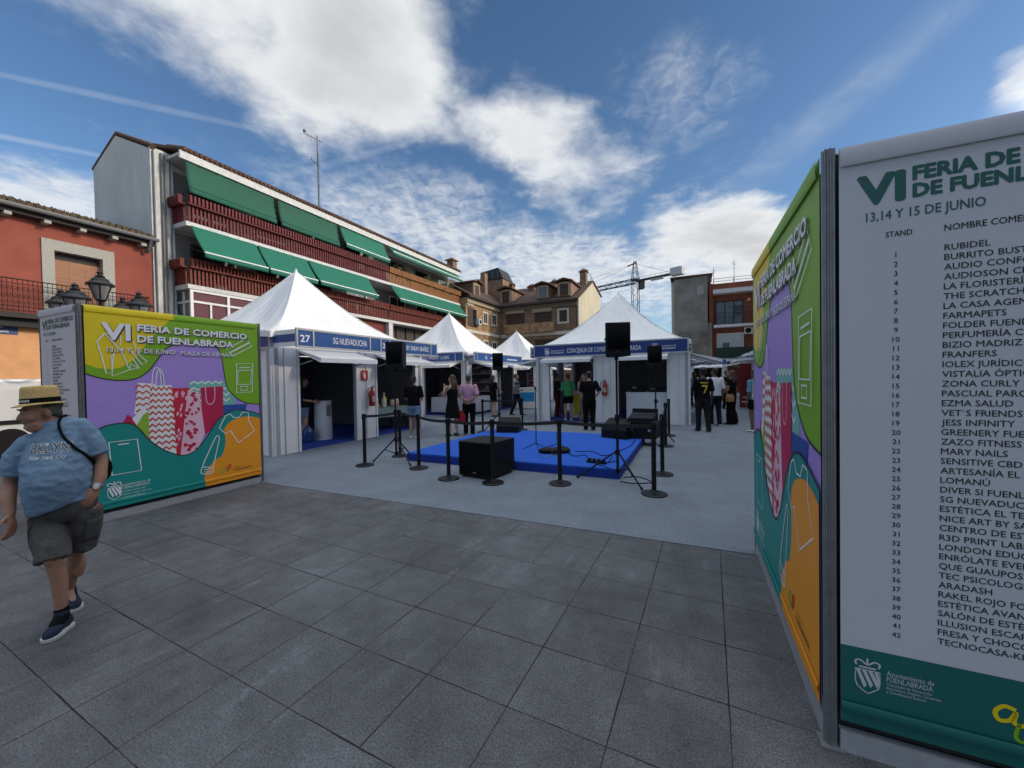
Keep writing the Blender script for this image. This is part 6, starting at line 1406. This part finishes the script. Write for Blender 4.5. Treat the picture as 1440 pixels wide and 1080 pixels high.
    if top is not None:
        q = MB(); q.rings([ring(V3(0, .004, z), rx*k*w, ry*k*w) for z, rx, ry in ((.90, .172, .132), (.98, .17, .13), (1.08, .162, .124), (1.20, .172, .13), (1.32, .185, .118), (1.39, .165, .10), (1.435, .10, .082), (1.455, .075, .07))])
        for sd in (-1, 1):
            S, e, h = sh[sd]; pts = [S, S.lerp(e, .5), S.lerp(e, min(1, sleeve*1.6+.25))] if sleeve < .6 else [S, e, e.lerp(h, sleeve)]
            if sleeve > 0: q.tube(pts, [.066*k, .064*k, .066*k] if sleeve < .6 else [.066*k, .052*k, .044*k], 14); q.ellipsoid(S, (.068*k,)*3)
        o = blob(q, 'top', top, t, .012, 3); wrinkle(o, .007, 13, Y*5)
        if number or stripes:
            dg = BVHTree.FromPolygons([v.co.copy() for v in o.data.vertices], [tuple(p.vertices) for p in o.data.polygons])
            def onback(s, z, d, dg=dg):
                hit = dg.ray_cast(Vector((s, 1, z)), Vector((0, -1, 0))); y = hit[0].y if hit[0] is not None else .12
                return (s, y+.004+d, z)
            q = MB()
            if number:
                m_ = mat('yellow_print', (.62, .48, .03), .6, 0, .05); q.mat(m_)
                # numeral on the back, mirrored in x so that it reads from behind
                P7 = [(.07, 1.27), (-.075, 1.27), (-.075, 1.235), (.0, 1.06), (.04, 1.06), (-.028, 1.225), (.07, 1.225)]
                for a_, b_ in ((.07, -.075),):
                    n = 8
                    for i in range(n):
                        x0, x1 = a_+(b_-a_)*i/n, a_+(b_-a_)*(i+1)/n; q.add([onback(x0*k, z*k, 0) for z in (1.235, 1.275)]+[onback(x1*k, z*k, 0) for z in (1.275, 1.235)], [(0, 1, 2, 3)])
                    for i in range(n):
                        u0, u1 = i/n, (i+1)/n; c0 = -.055+.075*u0; c1 = -.055+.075*u1; z0_, z1_ = 1.235-.18*u0, 1.235-.18*u1
                        q.add([onback((c0-.02)*k, z0_*k, 0), onback((c0+.02)*k, z0_*k, 0), onback((c1+.02)*k, z1_*k, 0), onback((c1-.02)*k, z1_*k, 0)], [(0, 1, 2, 3)])
                for i in range(9): x = .10-.022*i; q.add([onback(x*k, 1.325*k, 0), onback((x-.015)*k, 1.325*k, 0), onback((x-.015)*k, 1.355*k, 0), onback(x*k, 1.355*k, 0)], [(0, 1, 2, 3)])
            if stripes:
                q.mat(stripes)
                for i in range(5):
                    x = -.14+i*.07
                    for j in range(12): z = .92+j*.038; q.add([onback((x-.014)*k, z*k, 0), onback((x+.014)*k, z*k, 0), onback((x+.014)*k, (z+.038)*k, 0), onback((x-.014)*k, (z+.038)*k, 0)], [(0, 1, 2, 3)])
            q.build('shirt_print', None, o)
    for sd in (-1, 1):
        an = legs[sd][2]; zz = max(0, an.z-.085*k); q = MB(); shoe_shape(q, None, (an.x, an.y+.055*k, zz), (an.x+sd*.02, an.y-.20*k, zz), .045*k, .07*k); o = q.build('shoe', shoes, t, smooth=True)
    return t

person('person in a black T-shirt and denim shorts, seen from behind before stand 29', -2.61, 10.43, 1.66, 178, SK1, K_black, .42, ('shorts', K_denim), ('bun', H_dark), K_shoew, ('fore', 'fore'), .06)
person('person with long hair in a black sleeveless dress holding up a phone', -1.65, 10.82, 1.66, 222, SK1, None, 0, ('dress', K_black), ('wavy', H_brown), K_shoe, ('fore', 'up'), .05, 1.0, 15)
person('person in a pink shirt and black trousers with hands clasped behind the back', -1.22, 11.04, 1.66, 176, SK2, K_pink, .42, ('trousers', K_black), ('short', H_grey), K_shoe, ('back', 'back'), .03, 1.08)
person('person in black browsing at the corner of the R3D tent', -.76, 15.9, 1.66, 130, SK1, K_black, .42, ('shorts', K_black), ('long', H_dark), K_shoe, ('fore', 'fore'), .05)
person('person in a grey shirt walking past the far stalls', .18, 16.38, 1.70, 70, SK2, K_grey, .42, ('trousers', K_navy), ('short', H_brown), K_shoe, ('fore', 'swing'), .20)
person('person in a bright green T-shirt and black shorts at the central tent', 2.0, 14.1, 1.66, 186, SK1, K_green, .42, ('shorts', K_black), ('short', H_brown), K_shoew, ('down', 'fore'), .04)
person('person with blond hair in a pink top and patterned trousers, facing the stage', 2.52, 13.75, 1.66, 20, SK1, cloth('salmon_cloth', (.5, .26, .22)), .2, ('wide', mat('patterned_cloth', (.16, .14, .12), .9, 0, .75, 14)), ('long', H_blond), K_shoe, ('fore', 'hip'), .03)
person('person all in black standing behind the stage, seen from behind', 2.24, 11.47, 1.70, 172, SK1, K_black, .42, ('trousers', K_black), ('short', H_dark), K_shoe, ('hip', 'fore'), .04, 1.08)
person('person in dark clothes inside the left opening of the central tent', 1.75, 15.3, 1.68, 100, SK1, K_dark, .42, ('trousers', cloth('dark_red_cloth', (.09, .012, .02))), ('short', H_dark), K_shoe, ('fore', 'down'))
person('person in a black football shirt with a yellow number 7', 5.23, 10.79, 1.72, 174, SK3, K_black, .45, ('trousers', K_dark), ('afro', H_dark), K_shoe, ('down', 'fore'), .10, 1.06, 10, number=7)
person('person in a white T-shirt and dark jeans, second in the corridor group', 6.18, 12.0, 1.74, 172, SK3, K_white, .45, ('trousers', K_navy), ('short', H_dark), K_shoew, ('down', 'down'), .06, 1.04, 40)
bagger = person('person in a black sleeveless top with a tan bag in the corridor', 6.80, 12.2, 1.66, 215, SK2, K_black, .1, ('wide', K_black), ('long', H_brown), K_shoe, ('down', 'fore'), .03)
person('person in a sky blue striped football shirt at the edge of the right display box', 6.47, 10.49, 1.66, 195, SK3, cloth('sky_blue_cloth', (.11, .24, .33)), .45, ('shorts', K_black), ('short', H_dark), K_shoew, ('fore', 'down'), .03, stripes=K_white)
person('person in denim shorts leaning over a counter inside stand 27', -5.40, 10.2, 1.64, 120, SK1, K_dark, .42, ('shorts', K_denim), ('long', H_brown), K_shoe, ('fore', 'fore'), .04, 1.0, 0, .036)
person('person in dark clothes standing far down the corridor', 9.6, 17.6, 1.70, 20, SK2, K_dark, .42, ('trousers', K_navy), ('short', H_dark), K_shoe, ('down', 'fore'), .05); person('person in a white top farther down the corridor beside the flaps', 9.0, 19.5, 1.68, 190, SK1, K_white, .42, ('trousers', K_black), ('long', H_brown), K_shoe, ('down', 'down'), .05)
t = empty('shopping_bag', 'red carrier bag held low by the person in the pink shirt', 'bag', (-1.48, 10.98, .32), R(20))
q = MB(); q.rings([[(-.14, -.04, 0), (.14, -.04, 0), (.14, .04, 0), (-.14, .04, 0)], [(-.16, -.055, .18), (.16, -.055, .18), (.16, .055, .18), (-.16, .055, .18)], [(-.13, -.015, .36), (.13, -.015, .36), (.13, .015, .36), (-.13, .015, .36)]]); q.build('bag_body', M_red, t)
q = MB(); q.tube([(-.06, 0, .35), (-.03, 0, .46), (.03, 0, .46), (.06, 0, .35)], .008, 6); q.build('handle', M_red, t)
t = empty('shoulder_bag', 'tan shoulder bag hanging at the hip of the person in black in the corridor', 'bag', (6.66, 12.04, .72), R(25))
q = MB(); q.rings([[(-.14, -.04, 0), (.14, -.04, 0), (.14, .04, 0), (-.14, .04, 0)], [(-.15, -.05, .12), (.15, -.05, .12), (.15, .05, .12), (-.15, .05, .12)], [(-.12, -.03, .23), (.12, -.03, .23), (.12, .03, .23), (-.12, .03, .23)]]); q.build('bag_body', mat('tan_leather', (.35, .20, .07), .6, 0, .15), t, .01)
q = MB(); q.tube([(-.11, 0, .22), (-.06, .08, .6), (.04, .1, .66), (.11, 0, .22)], .009, 6); q.build('strap', mat('tan_leather'), t)

# ---------------------------------------------------------------- the man in the straw hat
def straw_hat_man():
    t = empty('person', 'person in a straw hat, blue printed T-shirt and grey cargo shorts striding past', 'person', (-2.98, 2.63, 0), 0, 'people at the fair'); t.scale = (.92, .92, 1)
    A = R(27); HY = R(-20)
    b = MB()
    b.rings([ring((-.03, .01, .72), .13, .105, A), ring((-.03, 0, .80), .15, .13, A), ring((-.03, -.02, .90), .155, .145, A), ring((-.035, -.03, 1.0), .155, .145, A), ring((-.06, -.01, 1.14), .15, .115, A, tilt=.02), ring((-.075, .0, 1.25), .145, .09, A, tilt=.04), ring((-.085, 0, 1.31), .09, .07, A, tilt=.03), ring((-.10, -.01, 1.35), .06, .062, A)])
    b.limb([(-.09, .01, 1.28), (-.122, -.03, 1.39)], [.066, .06])
    P, M = head_shapes(b, (-.128, -.055, 1.415), HY, .96, .05, R(4))
    LEG = {'r': [(-.11, -.03, .74), (-.045, -.09, .60), (.035, -.145, .475), (.045, -.125, .34), (.055, -.125, .09)], 'l': [(.045, .05, .74), (.02, .06, .60), (-.05, .07, .455), (-.15, .14, .30), (-.25, .19, .12)]}
    for L in LEG.values(): b.limb(L, [.085, .07, .047, .045, .031])
    for (x, y, z) in ((.037, -.140, .37), (-.11, .125, .32)): b.ellipsoid((x, y+.018, z), (.035, .042, .09))
    b.ellipsoid((.038, -.172, .475), (.032, .028, .04))
    aL = [(.045, .06, 1.30), (.095, .088, 1.17), (.128, .105, 1.055), (.158, .065, .95), (.165, .03, .885)]; aR = [(-.20, -.08, 1.21), (-.245, -.112, 1.07), (-.262, -.13, .965), (-.232, -.17, .87), (-.192, -.195, .785)]
    b.limb(aL, [.050, .045, .039, .038, .028]); b.limb(aR, [.050, .045, .039, .039, .029])
    hand(b, aR[-1], (Vector(aR[-1])-Vector(aR[-2]))+Vector((.02, -.01, -.06)), Vector((.35, -.9, 0)), 1.02, .75)
    hand(b, aL[-1], Vector((-.02, -.045, -.07)), Vector((-.5, -.8, .2)), 1.0, .7)
    for k, L in LEG.items(): b.limb([L[-1], Vector(L[-1])+(Vector((.03, -.09, -.05)) if k == 'r' else Vector((.1, -.06, -.06)))], [.028, .018])
    body = blob(b, 'body', SKM, t, .0058, 5)
    face_bits(P, M, t, .90)
    q = MB(); E = lambda x, y, z, a, c, d: q.ellipsoid(P(x, y, z), (a*.96, c*.96, d*.96), M)
    E(0, .03, .04, .079, .092, .07); E(0, .065, -.02, .070, .045, .055); E(.068, .03, .0, .014, .03, .035); E(-.068, .03, .0, .014, .03, .035)
    o = blob(q, 'hair', H_grey, t, .007, 2); wrinkle(o, .004, 60, 1)
    # T-shirt
    q = MB()
    q.rings([ring((-.03, -.015, .785), .170, .160, A, 40, .050), ring((-.03, -.022, .81), .172, .163, A, 40, .046), ring((-.028, -.032, .88), .175, .172, A, 40, .025), ring((-.03, -.042, .96), .176, .176, A, 40, .01), ring((-.042, -.035, 1.05), .174, .164, A, 40, .015), ring((-.062, -.015, 1.15), .172, .138, A, 40, .03),
             ring((-.075, 0, 1.235), .168, .11, A, 40, .055), ring((-.082, 0, 1.285), .132, .092, A, 40, .050), ring((-.09, -.003, 1.325), .09, .078, A, 40, .030), ring((-.098, -.008, 1.345), .073, .071, A, 40, .022)])
    q.tube([(-.185, -.07, 1.205), (-.235, -.105, 1.12), (-.256, -.122, 1.01)], [.068, .070, .074], 22); q.tube([(.03, .052, 1.295), (.078, .08, 1.20), (.105, .094, 1.10)], [.066, .067, .069], 22)
    q.ellipsoid((-.188, -.072, 1.20), (.069, .069, .067)); q.ellipsoid((.034, .055, 1.288), (.067, .067, .066))
    K_shirt = mat('faded_blue_tshirt', srgb(112, 140, 164), .92, 0, .08, 7, .3, 220)
    sh = blob(q, 't_shirt', K_shirt, t, .0075, 4); wrinkle(sh, .0085, 9, 2.0, 1.6); wrinkle(sh, .004, 22, 5.0, 1.2)
    tree = BVHTree.FromPolygons([v.co.copy() for v in sh.data.vertices], [tuple(p.vertices) for p in sh.data.polygons])
    fdir = Vector((math.sin(A), -math.cos(A), 0)); rdir = Vector((math.cos(A), math.sin(A), 0)); c0 = Vector((-.06, -.02, 0))
    def onfront(s, z, d):
        o_ = c0+rdir*s+Vector((0, 0, z))+fdir*.6; h = tree.ray_cast(o_, -fdir); p = h[0] if h[0] is not None else c0+rdir*s+Vector((0, 0, z))+fdir*.16
        return tuple(p+fdir*(.0035+d))
    # print: outlined capitals with a script line below
    def fine_text(q, s, s0, z0, h, s1, d, bold, shear=0.0):
        vs, fs = textgeo(s, 0.0, shear); x0 = min(v[0] for v in vs); x1 = max(v[0] for v in vs); kx = (s1-s0)/(x1-x0); ky = h/.727
        bm = bmesh.new(); vv = [bm.verts.new((s0+(x-x0)*kx, z0+y*ky, 0)) for x, y in vs]
        for f_ in fs: 
            try: bm.faces.new([vv[i] for i in f_])
            except ValueError: pass
        bmesh.ops.subdivide_edges(bm, edges=[e for e in bm.edges if e.calc_length() > .012], cuts=2, use_grid_fill=True); bmesh.ops.triangulate(bm, faces=bm.faces)
        for dx, dz in bold:
            bm.verts.ensure_lookup_table(); o_ = [onfront(v.co.x+dx, v.co.y+dz, d) for v in bm.verts]; bm.verts.index_update(); q.add(o_, [tuple(v.index for v in f_.verts) for f_ in bm.faces])
        bm.free()
    q = MB(); q.mat(mat('pale_shirt_print', (.62, .65, .67), .8, 0, .15, 30)); fine_text(q, 'BKLYN', -.085, 1.155, .062, .115, .0, [(-.003, -.003), (.003, .003), (-.003, .003), (.003, -.003)])
    q.mat(mat('dark_shirt_print', (.035, .045, .06), .8, 0, .15, 30)); fine_text(q, 'BKLYN', -.085, 1.155, .062, .115, .0006, [(0, 0), (.001, 0)])
    q.mat(mat('pale_shirt_print')); fine_text(q, 'New York City', -.085, 1.115, .026, .105, .0, [(0, 0), (.0012, .0006)], .35)
    pr = q.build('shirt_print', None, sh)
    # shorts
    q = MB()
    q.rings([ring((-.03, 0, .69), .12, .10, A, 32), ring((-.03, 0, .75), .162, .142, A, 32), ring((-.03, -.005, .83), .165, .148, A, 32), ring((-.03, -.01, .90), .162, .148, A, 32, .02)])
    q.tube([(-.11, -.03, .745), (-.06, -.08, .63), (.005, -.122, .515), (.02, -.132, .465)], [.096, .092, .086, .090], 26); q.tube([(.05, .05, .745), (.035, .06, .63), (-.008, .068, .52), (-.02, .068, .465)], [.094, .089, .086, .088], 26)
    K_short = mat('washed_grey_canvas', (.085, .083, .078), .95, 0, .3, 14, .4, 200)
    so = blob(q, 'cargo_shorts', K_short, t, .0075, 3); wrinkle(so, .009, 10, 8, .8); wrinkle(so, .004, 26, 1, 1)
    tr2 = BVHTree.FromPolygons([v.co.copy() for v in so.data.vertices], [tuple(p.vertices) for p in so.data.polygons])
    def patch(c, u, w, h, nm):
        c = Vector(c); u = Vector(u).normalized(); n_ = Vector((-u.y, u.x, 0)); q = MB(); vs = []; fs = []
        if n_.dot(c-Vector((0, 0, c.z))) < 0: n_ = -n_
        for j in range(7):
            for i in range(7):
                o_ = c+u*(w*(i/6-.5))+Vector((0, 0, h*(j/6-.5)))+n_*.3; hh = tr2.ray_cast(o_, -n_); p = hh[0] if hh[0] is not None else c; vs.append(p+n_*.007)
        for j in range(6):
            for i in range(6): fs.append((j*7+i, j*7+i+1, (j+1)*7+i+1, (j+1)*7+i))
        q.add(vs, fs); o = q.build(nm, K_short, so, smooth=True); m_ = o.modifiers.new('thickness', 'SOLIDIFY'); m_.thickness = .006
    patch((-.13, -.10, .61), (.6, -.8, 0), .13, .15, 'cargo_pocket'); patch((-.13, -.10, .695), (.6, -.8, 0), .14, .045, 'pocket_flap'); patch((.12, .06, .60), (.2, 1, 0), .13, .15, 'cargo_pocket')
    # hat
    hat = MB(); M_hat = mat('straw_plait', srgb(228, 196, 130), .85, 0, .28, 60, .8, 120, stretch=(1, 1, 3))
    HT = Matrix.Rotation(HY, 3, 'Z') @ Matrix.Rotation(R(3), 3, 'X') @ Matrix.Rotation(R(-2), 3, 'Y'); hc = Vector((-.125, -.05, 1.468))
    def hr(rx, ry, z, n=36, dz=0.0): return [tuple(hc+HT @ Vector((rx*math.cos(2*PI*k/n), ry*math.sin(2*PI*k/n), z+dz*math.cos(4*PI*k/n)))) for k in range(n)]
    hat.smooth = True
    hat.rings([hr(.074, .093, -.004), hr(.096, .117, -.010, dz=.003), hr(.112, .136, -.010, dz=.006), hr(.113, .137, -.005, dz=.006), hr(.096, .117, -.002, dz=.002), hr(.079, .099, .006), hr(.077, .097, .045), hr(.073, .092, .096), hr(.067, .086, .112), hr(.052, .07, .116), hr(.026, .04, .109), hr(.005, .01, .107)])
    h = hat.build('straw_hat', M_hat, t, smooth=True)
    q = MB(); q.rings([hr(.0805, .1005, .006), hr(.0795, .0990, .038)], cap=False); bd = q.build('hat_band', K_black, h, smooth=True)
    q = MB()
    for k in range(11):
        a = -PI/2-.15+k*.085; w_ = .03; p = [hc+HT @ Vector((.0818*math.cos(x), .1018*math.sin(x), z)) for x, z in ((a, .015), (a+.05, .015), (a+.05, .029), (a, .029))]; q.add(p, [(0, 1, 2, 3)])
    q.build('band_print', M_print, bd)
    # shoes, socks
    M_sole = mat('white_rubber_sole', (.50, .50, .48), .7, 0, .15); M_knit = mat('navy_knit_shoe', (.012, .022, .05), .9, 0, .25, 60, .5, 300)
    for heel, toe, an in (((.040, -.07, .0), (.100, -.262, .0), (.055, -.125, .09)), ((-.30, .235, .0), (-.10, .10, .0), (-.25, .19, .115))):
        lift = 0.0
        q = MB(); shoe_shape(q, (an[0], an[1], .10), (heel[0], heel[1], .014), (toe[0], toe[1], .014), .040, .082); s_ = blob(q, 'shoe', M_knit, t, .006, 3)
        q = MB(); sole_shape(q, (heel[0], heel[1], .002), (toe[0], toe[1], .002), .047, .022); q.build('sole', M_sole, s_, .004)
        q = MB(); fv = (Vector(toe)-Vector(heel)).normalized(); q.limb([(an[0]+fv.x*.055, an[1]+fv.y*.055, .058), (an[0]+fv.x*.015, an[1]+fv.y*.015, .082), (an[0], an[1], .10), (an[0]-.002, an[1]+.002, .140)], [.038, .041, .041, .038], 18); q.build('sock', K_black, t, smooth=True)
    # watch, bag with strap
    w0 = Vector(aL[-1]); dv = (Vector(aL[-1])-Vector(aL[-2])).normalized(); q = MB(); q.tube([w0-dv*.028, w0-dv*.006], .036, 20); wt = q.build('wrist_watch', M_alu, t); q = MB(); q.tube([w0-dv*.017+Vector((.02, -.026, 0)), w0-dv*.017+Vector((.026, -.034, 0))], .017, 14); q.build('dial', M_print, wt)
    tb = empty('crossbody_bag', 'small black bag slung behind the hip of the person in the straw hat', 'bag', (-2.98, 2.63, 0)); tb.scale = (.92, .92, 1)
    q = MB(); q.ellipsoid((.045, .17, .99), (.075, .04, .10), Matrix.Rotation(R(25), 3, 'Z')); q.build('bag_body', K_black, tb, smooth=True)
    pts = []
    for p in spline([Vector((-.05, .04, 1.38)), Vector((-.02, -.03, 1.345)), Vector((.02, -.06, 1.28)), Vector((.06, -.05, 1.20)), Vector((.10, -.01, 1.12)), Vector((.13, .05, 1.06)), Vector((.13, .12, 1.03))], 8):
        n_, nn, _, _ = tree.find_nearest(p); pts.append(n_+nn*.009 if n_ is not None else p)
    for _ in range(6): pts = [pts[0]]+[(pts[i-1]+pts[i]*2+pts[i+1])/4 for i in range(1, len(pts)-1)]+[pts[-1]]
    q = MB(); q.tube(pts+[Vector((.06, .16, 1.08))], .008, 8); q.build('strap', K_black, tb)
straw_hat_man()
